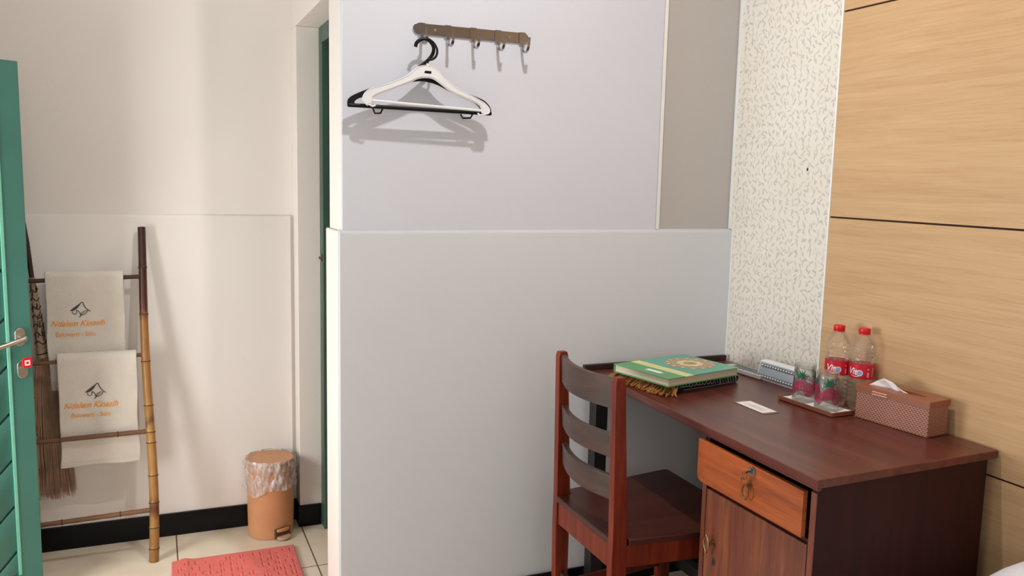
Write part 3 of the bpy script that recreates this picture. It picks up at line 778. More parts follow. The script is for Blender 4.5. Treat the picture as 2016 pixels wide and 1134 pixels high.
BH = [(0.693, 1.735), (0.696, 1.746), (0.706, 1.755), (0.72, 1.759), (0.736, 1.753), (0.746, 1.737), (0.744, 1.72), (0.733, 1.704), (0.717, 1.689), (0.704, 1.678)]
def smooth2(P, n=4):
    out = []
    for i in range(len(P)-1):
        p0 = P[max(i-1, 0)]; p1 = P[i]; p2 = P[i+1]; p3 = P[min(i+2, len(P)-1)]
        for q in range(n):
            t = q/n; out.append(tuple(.5*(2*b+(c-a)*t+(2*a-5*b+4*c-d)*t*t+(3*b-a-3*c+d)*t**3) for a, b, c, d in zip(p0, p1, p2, p3)))
    return out+[P[-1]]
def hanger(name, label, y, outer, inner, bar, barr, tips, hook, hookr, bmat, hmat, heavy):
    cx, cz = hook[0] if not heavy else (.715, 1.68)
    t = thing(name, label, 'clothes hanger', (cx, y, cz))
    o_ = [(a-cx, b-cz) for a, b in smooth2(outer)]; i_ = [(a-cx, b-cz) for a, b in smooth2(inner)]
    # quads between the two outlines, resampled
    def resamp(P, n):
        L = [0]
        for a, b in zip(P, P[1:]): L.append(L[-1]+math.dist(a, b))
        out = []; k = 0
        for q in range(n+1):
            d = L[-1]*q/n
            while k < len(L)-2 and L[k+1] < d: k += 1
            f = (d-L[k])/((L[k+1]-L[k]) or 1); out.append((P[k][0]+(P[k+1][0]-P[k][0])*f, P[k][1]+(P[k+1][1]-P[k][1])*f))
        return out
    N = 70; A_ = resamp(o_, N); B_ = resamp(i_, N); th = .0035; m = MB(); vs = []; fs = []
    for a, b in zip(A_, B_): vs += [(a[0], -th, a[1]), (a[0], th, a[1]), (b[0], -th, b[1]), (b[0], th, b[1])]
    for q in range(N):
        a = 4*q; c = a+4; fs += [(a, c, c+1, a+1), (a+2, a+3, c+3, c+2), (a, a+2, c+2, c), (a+1, c+1, c+3, a+3)]
    fs += [(0, 1, 3, 2), (4*N, 4*N+2, 4*N+3, 4*N+1)]
    m.faces(vs, fs)
    if not heavy:
        m.tube([(a[0], 0, a[1]) for a in A_], .0016, 8, flat=(1, 3.2)); m.tube([(a[0], 0, a[1]) for a in B_], .0014, 8, flat=(1, 3.2))
    else: m.tube([(a[0], 0, a[1]) for a in A_], .0014, 8, flat=(1, 2.8))
    obj('hanger_arms', m, bmat, t, smooth=50)
    m = MB(); m.tube([(a-cx, 0, b-cz) for a, b in bar], barr, 12, flat=(1, 1) if not heavy else (1.0, .9))
    obj('trouser_bar', m, bmat, t)
    for tp in tips:
        m = MB(); m.tube([(a-cx, 0, b-cz) for a, b in smooth2(tp, 3 if not heavy else 1)], .0026, 8); obj('strap_hook' if not heavy else 'clip_notch', m, bmat, t)
    m = MB(); m.tube([(a-cx, 0, b-cz) for a, b in smooth2(hook, 5)], hookr, 12, flat=(1, .6)); obj('hanger_hook', m, hmat, t)
    return t, cx, cz, A_, B_
hg1, cx1, cz1, A1, B1 = hanger('clothes_hanger', 'black plastic hanger on the first hook, behind the white one', 2.3725, BO, BI, BB, .0062, [BL, BR], BH, .0052, M_blackpl, M_blackpl, True)
hg2, cx2_, cz2_, A2, B2 = hanger('clothes_hanger', 'white plastic hanger with a black hook, in front of the black hanger', 2.3535, WO, WI, WB, .0036, [WL, WR], WH, .0034, M_whitepl, M_blackpl, False)
m = MB(); m.prism([(-.011, -.020), (.010, -.021), (.010, -.014), (-.008, -.0135)], -.0042, -.0036, 'y'); obj('slot', m, M_blackpl, hg2)
m = MB(); m.tube([(0, 0, -.004), (.0005, 0, .007)], .0042, 12); obj('neck', m, M_whitepl, hg2)

# small nail hole in wallpaper
m = MB(); m.tube([(XR+.0088, 2.058, 1.421), (XR+.0065, 2.058, 1.421)], .0024, 10, flat=(1, 1.8)); o = obj('wall_plug', m, M_blackink); tag(o, 'tiny dark wall plug in the leaf-print wallpaper', 'wall plug')

# ================================================================== DESK
DX0, DX1, DY0, DY1, DZ = 1.268, 1.832, 1.330, 2.400, .76
desk = thing('desk', 'dark mahogany stained desk with drawer and cabinet along the right wall', 'desk', (1.55, 1.86, 0))
def rel(m, c=(1.55, 1.86, 0)): return m.xf(Matrix.Translation((-c[0], -c[1], -c[2])))
m = MB(); m.prism([(DX0-.004, DY0-.012), (DX1-.002, DY0+.006), (DX1-.002, DY1-.0), (DX0+.026, DY1-.0)], DZ-.020, DZ, 'z'); rel(m); obj('desktop', m, M_deskwood, desk, .003)
m = MB(); m.prism([(DX0+.004, DY0-.004), (DX0+.016, DY0-.004), (DX0+.046, DY1-.01), (DX0+.034, DY1-.01)], DZ-.029, DZ-.0202, 'z'); rel(m); obj('edge_moulding', m, M_deskwood, desk, .003)
m = MB(); m.box(1.272, 1.830, 2.381, 2.3965, DZ+.0005, DZ+.018); rel(m); obj('back_rail', m, plain('near_black_brown_wood', (50, 26, 24), .5), desk, .002)
# cabinet
CX0, CX1, CY0, CY1 = 1.288, 1.800, 1.340, 1.742
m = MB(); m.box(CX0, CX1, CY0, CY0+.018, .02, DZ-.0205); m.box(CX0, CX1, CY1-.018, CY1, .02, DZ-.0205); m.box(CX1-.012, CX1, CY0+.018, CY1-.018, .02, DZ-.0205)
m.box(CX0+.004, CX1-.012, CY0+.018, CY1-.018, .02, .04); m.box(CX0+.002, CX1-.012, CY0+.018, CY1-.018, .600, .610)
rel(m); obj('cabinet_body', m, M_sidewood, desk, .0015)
for a_ in ((CY0+.001, CY0+.017, .02, DZ-.040), (CY1-.017, CY1-.001, .02, .606)):
    m = MB(); m.box(CX0-.0025, CX0-.0002, *a_); rel(m); obj('face_frame', m, M_cabdoor, desk)
m = MB(); m.box(CX0+.02, CX1-.02, CY0+.022, CY1-.022, .62, .70); rel(m); obj('drawer_box', m, M_sidewood, desk)
# drawer front
m = MB(); zt_, zb_ = .7225, .613; ya, yb = 1.366, 1.750
poly = [(ya, zt_-.004), (ya, zb_)]+[(yb-.018+.018*sin(a), zb_+.018-.018*cos(a)) for a in [radians(90*i/6) for i in range(7)]]+[(yb, zt_)]
m.prism(poly, CX0-.016, CX0-.003, 'x'); rel(m); df = obj('drawer', m, M_drawer, desk, .0015, label='orange brown drawer front')
def sub(name, m, mat, parent, **k):
    return obj(name, m, mat, parent, **k)
m = MB(); xk = CX0-.016
m.tube([(xk-.0002, 1.534, .707), (xk-.003, 1.534, .707)], .0115, 24); m.tube([(xk-.003, 1.534, .707), (xk-.008, 1.534, .707)], [.008, .0075], 20); rel(m); sub('drawer_lock', m, M_chrome, df)
m = MB(); m.tube([(xk-.0002, 1.540, .672), (xk-.012, 1.540, .672)], .0035, 10); m.tube([(xk-.0002, 1.542, .672), (xk-.0015, 1.542, .672)], .009, 16)
ring = [(xk-.012-.003*abs(sin(a)), 1.540+.010*sin(a), .656+.017*cos(a)) for a in [2*pi*i/20 for i in range(20)]]
m.tube(ring, .0022, 8, True); rel(m); sub('drawer_pull', m, M_brass, df)
# cabinet door
m = MB(); m.box(CX0-.0035, CX0+.012, CY0+.0195, CY1-.0205, .045, .598, None); rel(m); cd = obj('cabinet_door', m, M_cabdoor, desk, .002)
m = MB(); m.tube([(CX0-.0036, 1.682, .468), (CX0-.016, 1.682, .468)], .0038, 10); m.tube([(CX0-.0036, 1.682, .468), (CX0-.005, 1.682, .468)], .008, 14)
dm = [(CX0-.020, 1.690+y_, .464+z_) for y_, z_ in ((0, .024), (.007, .012), (.0105, 0), (.007, -.011), (0, -.020), (-.007, -.011), (-.0105, 0), (-.007, .012))]
m.tube(dm, .0022, 8, True); m.lathe([(.001, -.004), (.004, -.002), (.004, .002), (.001, .004)], (CX0-.020, 1.690, .442), 10); rel(m); sub('door_pull', m, M_brass, cd)
m = MB(); m.tube([(CX0-.0036, 1.678, .419), (CX0-.0052, 1.678, .419)], .010, 20, m=M_brass, flat=(.62, 1.25)); m.tube([(CX0-.0052, 1.678, .419), (CX0-.0056, 1.678, .419)], .0065, 16, m=M_blackink, flat=(.6, 1.2)); rel(m); sub('keyhole', m, None, cd)
# far legs and stretchers
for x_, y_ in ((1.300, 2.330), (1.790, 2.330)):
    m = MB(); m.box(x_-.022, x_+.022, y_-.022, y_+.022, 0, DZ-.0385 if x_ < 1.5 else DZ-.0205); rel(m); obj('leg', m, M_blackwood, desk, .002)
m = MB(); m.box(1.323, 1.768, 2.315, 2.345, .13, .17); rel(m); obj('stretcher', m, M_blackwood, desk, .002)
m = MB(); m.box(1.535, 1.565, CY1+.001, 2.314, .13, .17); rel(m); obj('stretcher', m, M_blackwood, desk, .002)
# drawer keys on the lock
kk_ = thing('key', 'small brass keys hanging on a ring from the desk drawer lock', 'key', (xk-.0085, 1.534, .707))
m = MB(); m.box(-.010, 0, -.001, .001, -.0025, .0025); m.tube([(-.010, 0, -.002), (-.012, .003, -.004)], .005, 10, flat=(1, .4))
m.tube([(-.013+.0, .004+.008*sin(a), -.009+.009*cos(a)) for a in [2*pi*i/16 for i in range(16)]], .0012, 6, True); obj('key_ring', m, M_brass, kk_)
m = MB(); m.tube([(-.013, .010, -.018), (-.013, .0125, -.024), (-.013, .011, -.044), (-.013, .013, -.054)], [.0045, .002, .0018, .0012], 8, flat=(.5, 1)); m.tube([(-.014, .006, -.014), (-.014, .008, -.02)], .0016, 6); obj('key_blade', m, M_brass, kk_)

# ================================================================== CHAIR
chair = thing('wooden_chair', 'red-brown wooden chair with three curved slats pulled up to the desk', 'chair', (1.28, 2.0, 0))
def relc(m): return m.xf(Matrix.Translation((-1.28, -2.0, 0)))
def post(x0_, y0_, x1_, y1_, x2_, y2_):
    # bottom, seat, top centres
    m = MB(); secs = [(x0_, y0_, 0, .040, .026), (x1_, y1_, .36, .046, .026), (x1_, y1_, .47, .044, .026), (x2_, y2_, .872, .030, .025), (x2_, y2_, .885, .024, .022)]
    vs = []; fs = []
    for (x, y, z, a, b_) in secs: vs += [(x-a/2, y-b_/2, z), (x+a/2, y-b_/2, z), (x+a/2, y+b_/2, z), (x-a/2, y+b_/2, z)]
    for i in range(len(secs)-1):
        for q in range(4): fs.append((4*i+q, 4*i+(q+1) % 4, 4*i+4+(q+1) % 4, 4*i+4+q))
    fs += [(3, 2, 1, 0), tuple(4*len(secs)-4+q for q in range(4))]
    m.faces(vs, fs); relc(m); return obj('back_post', m, M_chair, chair, .003)
post(1.096, 2.166, 1.092, 2.163, 1.068, 2.140)
post(1.088, 1.818, 1.084, 1.818, 1.062, 1.806)
m = MB(); m.prism([(1.070, 2.170), (1.066, 1.832), (1.108, 1.832), (1.108, 1.790), (1.497, 1.764), (1.505, 1.772), (1.512, 2.236), (1.502, 2.246), (1.115, 2.186), (1.110, 2.150), (1.070, 2.150)][0:0] or
                  [(1.066, 2.149), (1.064, 1.832), (1.110, 1.832), (1.112, 1.804), (1.495, 1.766), (1.505, 1.774), (1.512, 2.234), (1.500, 2.244), (1.118, 2.186), (1.116, 2.149)], .432, .450, 'z'); relc(m)
obj('seat', m, M_chairseat, chair, .004)
def bowed(name, z0, z1, ztilt, xa, xb, mat):
    m = MB(); n = 20; vs = []; fs = []; ya_, yb_ = 2.128, 1.8185
    for i in range(n+1):
        u = i/n; y = ya_+(yb_-ya_)*u; x = xa+(xb-xa)*u-.034*sin(pi*u)
        dz = ztilt*u; 
        for zz2, off in ((z0, 0), (z1, -.004)): vs += [(x-.0085+off, y, zz2+dz), (x+.0085+off, y, zz2+dz)]
    for i in range(n):
        a = 4*i; c = a+4; fs += [(a, c, c+2, a+2), (a+1, a+3, c+3, c+1), (a, a+1, c+1, c), (a+2, c+2, c+3, a+3)]
    fs += [(0, 2, 3, 1), (4*n, 4*n+1, 4*n+3, 4*n+2)]
    m.faces(vs, fs); relc(m); obj(name, m, mat, chair, .003)
bowed('slat', .798, .878, .0, 1.072, 1.066, M_rail)
bowed('slat', .668, .732, .0, 1.078, 1.072, M_rail)
bowed('slat', .554, .620, .0, 1.083, 1.077, M_rail)
# aprons
m = MB(); m.box(1.075, 1.093, 1.832, 2.149, .362, .4315); relc(m); obj('apron', m, M_chair, chair, .002)
def slab(name, p, q, t_, z0, z1, mat):
    p, q = Vector(p), Vector(q); d = (q-p).normalized(); nn_ = Vector((-d.y, d.x))*t_/2; m = MB()
    m.prism([tuple(p+nn_), tuple(q+nn_), tuple(q-nn_), tuple(p-nn_)], z0, z1, 'z'); relc(m); return obj(name, m, mat, chair, .002)
slab('apron', (1.108, 1.819), (1.468, 1.787), .018, .372, .4315, M_chair)
slab('apron', (1.118, 2.166), (1.468, 2.212), .018, .372, .4315, M_chair)
slab('apron', (1.492, 1.805), (1.498, 2.200), .018, .372, .4315, M_chair)
for x_, y_ in ((1.486, 1.788), (1.492, 2.216)):
    m = MB(); m.box(x_-.018, x_+.018, y_-.018, y_+.018, 0, .4315); relc(m); obj('leg', m, M_chair, chair, .002)
slab('stretcher', (1.106, 1.818), (1.467, 1.790), .016, .14, .17, M_chair)
slab('stretcher', (1.116, 2.166), (1.473, 2.213), .016, .14, .17, M_chair)
slab('stretcher', (1.096, 1.832), (1.098, 2.152), .016, .175, .205, M_rail)

# ================================================================== THINGS ON THE DESK
T = DZ+.0004
# folded black cloth with fringe
HA = radians(10.5); cl_ = thing('folded_cloth', 'folded black cloth with silver script and golden-brown fringe under the green book', 'cloth', (1.380, 2.046, T), HA)
m = MB(); w_, d_, t_ = .288, .225, .0275
prof = [(0, .002), (0, .0125), (.002, .0138), (0, .0150), (.001, .026), (.006, t_), (w_-.012, t_), (w_-.003, t_-.005), (w_, t_/2), (w_-.003, .005), (w_-.012, 0), (.004, 0)]
vs = []; fs = []; ny = 12
for j in range(ny+1):
    for (x, z) in prof: vs.append((x+.002*sin(j*1.3)*(x < .1), d_*j/ny, z+.0008*sin(j*.9+x*20)*(z > .02)))
k = len(prof)
for j in range(ny):
    for i in range(k): fs.append((j*k+i, j*k+(i+1) % k, (j+1)*k+(i+1) % k, (j+1)*k+i))
fs += [tuple(range(k))[::-1], tuple(ny*k+i for i in range(k))]
m.faces(vs, fs); obj('cloth_fold', m, M_rug, cl_, .002, smooth=60)
m = MB(); rnd = random.Random(21)
def onf(pts, w): 
    vs2, fs2 = strip2d(pts, w); m.faces([(x, -.0012, z) for x, z in vs2], fs2)
x = .035
while x < .175:
    h_ = rnd.uniform(.007, .012); c = rnd.choice((0, 1, 2)); b0 = .009+.003*rnd.random()
    if c == 0: onf(bez((x, b0+.003), (x+.006, b0-.006), (x+.014, b0+h_), 6), .0017)
    elif c == 1: onf(arc(x+.006, b0+.004, .006, .004, 180, 400, 8), .0016)
    else: onf([(x, b0), (x+.004, b0+.005), (x+.007, b0+.001), (x+.011, b0+.006), (x+.013, b0+.001)], .0015)
    x += rnd.uniform(.012, .017)
for q in range(9):
    x = .18+q*.0115; onf(bez((x-.003, .022), (x+.002, .010), (x+.006, .006), 6), .0011)
    if q % 3 == 2: onf(bez((x-.004, .026), (x+.005, .016), (x+.001, .003), 6), .0018)
onf([(.05, .0012+.001), (.14, .0020), (w_-.02, .0032)], .0010); onf(bez((.006, .024), (.014, .016), (.020, .008), 6), .002); onf([(.028, .026), (.026, .008)], .0022); onf(arc(.012, .006, .007, .0028, 0, 360, 12), .003)
obj('silver_script', m, M_silver, cl_)
m = MB(); rnd = random.Random(11)
for i in range(190):
    y0_ = rnd.uniform(-.006, d_*.98); z0_ = rnd.choice((.006, .011, .018, .023)); L_ = rnd.uniform(.040, .066); a = radians(180+rnd.uniform(-28, 34)+ (25 if y0_ < .03 else 0))
    p0 = Vector((rnd.uniform(-.002, .010), y0_, z0_)); dr = Vector((cos(a), sin(a), 0)); pts = []
    wv = rnd.uniform(0, 6); am = rnd.uniform(.002, .005)
    for q in range(8):
        f = q/7; z = max(.0026, z0_*(1-f*f)+rnd.uniform(0, .0022)+.008*sin(pi*f)*rnd.uniform(.2, .8)); pts.append(p0+dr*L_*f+Vector((-dr.y, dr.x, 0))*am*sin(wv+f*7)+Vector((0, 0, z-z0_)))
    m.tube(pts, [.0026, .0031, .0028, .0031, .0028, .0030, .0026, .0015], 6)
o = obj('fringe', m, M_fringe, cl_, label='golden-brown yarn fringe'); o['kind'] = 'stuff'
# green book
HB = radians(12.5); bk = thing('book', 'green hardcover book with a pink rosette lying on the folded black cloth', 'book', (1.466, 2.150, T+.0290), HB)
bl, bw, bt = .305, .232, .0245; hx2, hy2 = bl/2, bw/2
m = MB(); m.box(-hx2+.004, hx2-.004, -hy2+.004, hy2-.003, .0022, bt-.0022); obj('page_block', m, M_pages, bk, .0008)
m = MB(); m.box(-hx2, hx2, -hy2, hy2, 0, .0021, M_greencov)
s1, s2 = -hx2+bl*.225, -hx2+bl*.345
m.box(-hx2, s1, -hy2, hy2, bt-.0021, bt, M_greencov); m.box(s1, s2, -hy2, hy2, bt-.0021, bt, M_yellow); m.box(s2, hx2, -hy2, hy2, bt-.0021, bt, M_tealcov)
m.box(-hx2, hx2, hy2-.0025, hy2, .0021, bt-.0021, M_greencov); obj('cover', m, None, bk)
m = MB(); zc = bt+.0003; cx_, cy_ = .062, .002
def disc(r1, z, mt, lob=0, amp=0, n=72):
    m.faces([(cx_, cy_, z)]+[(cx_+(r1+amp*abs(cos(lob*a/2)))*cos(a), cy_+(r1+amp*abs(cos(lob*a/2)))*sin(a), z) for a in [2*pi*i/n for i in range(n)]], [(0, i+1, (i+1) % n+1) for i in range(n)], mt)
disc(.062, zc, M_pinkpr, 14, .018, 140); disc(.056, zc+.0001, M_tanpr, 14, .005, 140); disc(.036, zc+.0002, M_creampr, 10, .006, 100); disc(.022, zc+.0003, M_tanpr)
for i in range(14):
    a = 2*pi*i/14; vs2, fs2 = strip2d([(cx_+.066*cos(a), cy_+.066*sin(a)), (cx_+.076*cos(a), cy_+.076*sin(a))], [.012, .004]); m.faces([(x, y, zc+.00015) for x, y in vs2], fs2, M_creampr)
for i in range(5):
    vs2, fs2 = strip2d(arc(cx_-.012+i*.006, cy_, .004, .008, 30+40*i, 270+50*i, 8), .0018); m.faces([(x, y, zc+.0004) for x, y in vs2], fs2, M_greencov)
obj('rosette', m, None, bk)
m = MB()
for (x0_, x1_, y0_, y1_) in ((-hx2+.030, -hx2+.048, -.050, .012),): m.faces([(x0_, y0_, zc), (x1_, y0_, zc), (x1_, y1_, zc), (x0_, y1_, zc)], [(0, 1, 2, 3)], M_white)
for q in range(10): y0_ = -.080+q*.017; m.faces([(s1+.010, y0_, zc), (s1+.018, y0_, zc), (s1+.018, y0_+.010, zc), (s1+.010, y0_+.010, zc)], [(0, 1, 2, 3)], M_creampr)
obj('cover_label', m, None, bk)

# remote control
rc = thing('remote_control', 'pale grey remote control behind the book by the wallpaper', 'remote control', (1.757, 2.182, T), radians(4))
m = MB(); m.box(-.021, .021, -.085, .085, 0, .016); obj('casing', m, plain('pale_grey_plastic', (196, 196, 190), .4), rc, .004)
m = MB(); m.box(-.004, .004, -.005, .005, 0, .0016); bt0 = obj('button', m, M_leddark, rc, .0006)
for i in range(8):
    for j in range(3):
        o = bt0 if i+j == 0 else bt0.copy()
        if o is not bt0: COL.objects.link(o)
        o.location = (-.012+j*.012, -.070+i*.017, .0162)
# LED emergency lamp
lp = thing('emergency_lamp', 'white rechargeable lamp with two rows of small bulbs behind the glasses', 'lamp', (1.790, 1.985, T), radians(2.5))
m = MB(); Lh = .140
pf = [(-.034, .002), (-.032, .0), (.022, 0), (.026, .006), (.024, .050), (.018, .057), (-.008, .0595), (-.019, .057)]
m.prism(pf, -Lh, Lh, 'y'); obj('lamp_housing', m, M_whitepl, lp, .004)
# face from (-.036,.030) -> (-.022,.052) is top bevel; lit face lower: build reflector on slanted front
def facept(u, v, off=.0):  # u along y, v 0..1 up front face
    p0 = Vector((-.0335, 0, .004)); p1 = Vector((-.0195, 0, .0560)); d = p1-p0; nrm = Vector((-d.z, 0, d.x)).normalized()
    q = p0+d*v+nrm*(off+.0005); return (q.x, u, q.z)
def fq(m, u0, u1, v0, v1, off, th_=.0015, mt=None):
    vs = [facept(u, v, o_) for o_ in (off, off-th_) for u, v in ((u0, v0), (u1, v0), (u1, v1), (u0, v1))]
    m.faces(vs, [(0, 1, 2, 3), (7, 6, 5, 4), (0, 4, 5, 1), (1, 5, 6, 2), (2, 6, 7, 3), (3, 7, 4, 0)], mt)
m = MB(); fq(m, -Lh+.006, Lh-.006, .02, .98, .002, .008); obj('reflector', m, M_ledgrey, lp, .001)
m = MB(); fq(m, -Lh+.014, Lh-.014, .08, .26, .0034, .002); fq(m, -Lh+.014, Lh-.014, .72, .90, .0034, .002); obj('bulb_strip', m, M_leddark, lp)
nL = 22; m = MB(); m.tube([(0, 0, 0), (-.0022, 0, .0002), (-.0036, 0, .0003)], [.0032, .0028, .001], 8); lb0 = obj('led_bulb', m, M_led, lp)
for row in (.17, .81):
    for i in range(nL):
        u = -Lh+.020+i*(2*Lh-.040)/(nL-1); o = lb0 if (row, i) == (.17, 0) else lb0.copy()
        if o is not lb0: COL.objects.link(o)
        o.location = facept(u, row, .0036)
# tray with napkin
tr = thing('tray', 'small brown tray lined with a white napkin, holding two glasses', 'tray', (1.683, 1.787, T), radians(2))
tw, tl = .0415, .1035
m = MB(); o_ = []; 
def rrect(w, l, r=.006, n=4):
    P = []
    for (sx, sy, a0) in ((1, 1, 0), (-1, 1, 90), (-1, -1, 180), (1, -1, 270)):
        for i in range(n+1): a = radians(a0+90*i/n); P.append((sx*(w-r)+r*cos(a), sy*(l-r)+r*sin(a)))
    return P
layers = [(tw-.003, tl-.003, 0), (tw, tl, .002), (tw+.001, tl+.001, .013), (tw-.003, tl-.003, .013), (tw-.004, tl-.004, .004)]
vs = []; fs = []
for (w2, l2, z) in layers: vs += [(p[0], p[1], z) for p in rrect(w2, l2)]
k = len(rrect(tw, tl))
for j in range(len(layers)-1):
    for i in range(k): fs.append((j*k+i, j*k+(i+1) % k, (j+1)*k+(i+1) % k, (j+1)*k+i))
fs += [tuple(range(k))[::-1], tuple((len(layers)-1)*k+i for i in range(k))]
m.faces(vs, fs); obj('tray_body', m, M_tray, tr, .0006)
m = MB(); vs = []; fs = []; n1, n2 = 14, 30
for j in range(n2+1):
    for i in range(n1+1):
        x = -.036+.072*i/n1; y = -.099+.198*j/n2; ed = min((.036-abs(x))/.01, (.099-abs(y))/.01, 1)
        z = .0072+.0012*sin(x*160+y*60)*sin(y*90)+(1-ed)*.004*(.6+.4*sin(y*50)); vs.append((x, y, max(z, .0052)))
for j in range(n2):
    for i in range(n1): a = j*(n1+1)+i; fs.append((a, a+1, a+n1+2, a+n1+1))
m.faces(vs, fs); o = obj('napkin', m, M_tissue, loc=(1.683, 1.787, T), smooth=60); o.rotation_euler = (0, 0, radians(2)); tag(o, 'white paper napkin lining the brown tray', 'napkin')
# glasses, upside down with printed fruit
def glass(label, x, y, rz):
    g = thing('drinking_glass', label, 'glass', (x, y, T+.0090), rz, 'upturned glasses on the tray')
    H = .104; prof = []
    out = [(.0325, 0), (.0318, .02), (.0300, .06), (.0288, .088), (.0295, .090), (.0298, .096), (.0290, H), (.0255, H)]
    inn = [(.0245, .094), (.0262, .086), (.0280, .06), (.0300, .02), (.0310, 0)]
    m = MB(); seg = 40
    m.lathe(out[:-1]+[(.026, H), (.001, H)], seg=seg, cap=False); m.lathe([(.001, .094)]+inn+[(.0325, 0)], seg=seg, cap=False)
    obj('glass_body', m, M_glass, g, smooth=50)
    def R(z): return .0325-(.0325-.0288)*z/.088+.0004
    m = MB()
    def wrap(vs, fs): m.faces([(R(z)*cos(a/.031), R(z)*sin(a/.031), z) for a, z in vs], fs)
    # pink fruit mass
    n = 36
    top_ = lambda a: .061+.010*sin(a*140+1)+.004*sin(a*333)
    bot_ = lambda a: .024+.008*sin(a*120+2.0)+.003*sin(a*300)
    vs2 = []; fs2 = []
    for i in range(n+1):
        a = -.075+.150*i/n
        for q in range(5): vs2.append((a, bot_(a)+(top_(a)-bot_(a))*q/4))
    for i in range(n):
        for q in range(4): fs2.append((i*5+q, i*5+5+q, i*5+6+q, i*5+1+q))
    wrap(vs2, fs2); obj('pink_print', m, M_pink, g, keepn=True)
    m = MB()
    for c in (-.05, .0, .05):
        for i in range(9):
            a = radians(200-i*27.5); L_ = .018+.005*(i % 2); vs2, fs2 = strip2d([(c, .066), (c+.5*L_*cos(a)*.9, .072+.5*L_*sin(a)), (c+L_*cos(a)*.9, .072+L_*sin(a)*.85)], [.002, .0042, .0008]); wrap(vs2, fs2)
        vs2, fs2 = strip2d(bez((c-.016, .070), (c, .056), (c+.014, .046), 6), .0012); wrap(vs2, fs2)
    obj('leaf_print', m, M_leafpr, g, keepn=True)
    for c in (-.027, .024):
        m = MB()
        for q in range(3): vs2, fs2 = strip2d(arc(c+q*.004, .078-q*.005, .003, .004, 0, 300, 8), .0010); wrap(vs2, fs2)
        obj('white_print', m, M_whitepr, g, keepn=True)
    return g
glass('upturned glass with red and green print, on the far half of the tray', 1.682, 1.832, radians(212))
glass('upturned glass with red and green print, on the near half of the tray', 1.676, 1.738, radians(240))

# water bottles
def bottle(label, x, y, rz):
    b_ = thing('water_bottle', label, 'bottle', (x, y, T), rz, 'water bottles by the wood panelling')
    R0 = .0325
    m = MB(); seg = 60; zs = []; z = 0
    prof = [(.024, .004), (.029, 0), (.0315, .004), (R0, .012)]
    z = .018
    while z < .082: prof.append((R0-.0014*(.5+.5*cos((z-.018)*2*pi/.0125)), z)); z += .0021
    prof += [(R0-.0006, .084), (R0-.0012, .086), (R0-.0012, .128), (R0, .130)]
    z = .133
    while z < .165: prof.append((R0-.0010*(.5+.5*cos((z-.133)*2*pi/.011)), z)); z += .0021
    for i in range(12): u = i/11; prof.append((R0*cos(u*pi/2)**.75*(1)+(.0125)*(1-cos(u*pi/2)**.75) if u < 1 else .0125, .166+.044*u))
    prof += [(.0125, .214), (.0128, .220)]
    rings = []
    for (r, z) in prof:
        ring = []
        for k_ in range(seg):
            a = 2*pi*k_/seg; rr = r
            if .130 < z < .196: rr += .0011*sin(6*a+(z-.13)*110)*min(1, (z-.13)/.01)*min(1, (.196-z)/.02)
            if z < .010 and z > .0: rr *= 1-.05*(.5+.5*cos(5*a))
            ring.append(m.bm.verts.new((rr*cos(a), rr*sin(a), z)))
        rings.append(ring)
    for A_, B_ in zip(rings, rings[1:]):
        for k_ in range(seg): m.bm.faces.new((A_[k_], A_[(k_+1) % seg], B_[(k_+1) % seg], B_[k_]))
    m.bm.faces.new(rings[0][::-1])
    obj('bottle_body', m, M_pet, b_, smooth=70)
    m = MB(); m.lathe([(.0148, .211), (.0155, .212), (.0155, .222), (.0150, .2245), (.013, .2255), (.001, .2258)], seg=48); m.lathe([(.0152, .208), (.0158, .2085), (.0158, .2105), (.0152, .211)], seg=48, cap=False)
    obj('cap', m, M_redpl, b_)
    RL = R0+.0002; m = MB(); z0_, z1_ = .087, .127
    m.lathe([(RL-.0006, z0_), (RL, z0_), (RL, (z0_+z1_)/2), (RL, z1_), (RL-.0006, z1_)], seg=60, cap=False); lb = obj('label_sleeve', m, M_label, b_)
    RT = RL+.0004; m = MB()
    def wr(vs, fs, mt, off=0): m.faces([((RT+off)*cos(-pi/2+a/RT), (RT+off)*sin(-pi/2+a/RT), z) for a, z in vs], fs, mt)
    for c in (0, pi*RT):
        m = MB()
        vs2, fs2 = text_tris('Vit', .026, .22, .92, .0006); wr([(c+x-.009, .0985+z) for x, z in vs2], fs2, M_white)
        vs2, fs2 = strip2d(arc(c+.0125, .104, .0075, .0075, 100, 460, 24), .002); wr(vs2, fs2, M_white)
        n = 20; wr([(c+.0125, .104)]+[(c+.0125+.0065*cos(2*pi*i/n), .104+.0065*sin(2*pi*i/n)) for i in range(n)], [(0, i+1, (i+1) % n+1) for i in range(n)], M_labelblue)
        vs2, fs2 = strip2d(bez((c-.014, .0965), (c+.008, .088), (c+.0215, .104), 12), [.0004+.0020*sin(pi*i/12) for i in range(13)]); wr(vs2, fs2, M_white, .0001)
        for q in range(7): vs2, fs2 = strip2d([(c+.032, .093+q*.0022), (c+.0375, .093+q*.0022)], .0012 if q % 2 else .0007); wr(vs2, fs2, M_white)
        vs2, fs2 = strip2d([(c+.0325, .115), (c+.0348, .1175), (c+.0372, .115), (c+.0348, .1125), (c+.0325, .115)], .0008); wr(vs2, fs2, M_white)
        vs2, fs2 = strip2d([(c+.048, .094), (c+.051, .120)], .0014); wr(vs2, fs2, M_white)
        obj('label_print', m, None, lb)
    return b_
bottle('clear red-capped water bottle, left of the pair behind the glasses', 1.766, 1.802, radians(-58))
bottle('clear red-capped water bottle, right of the pair and next to the tissue box', 1.799, 1.742, radians(-76))

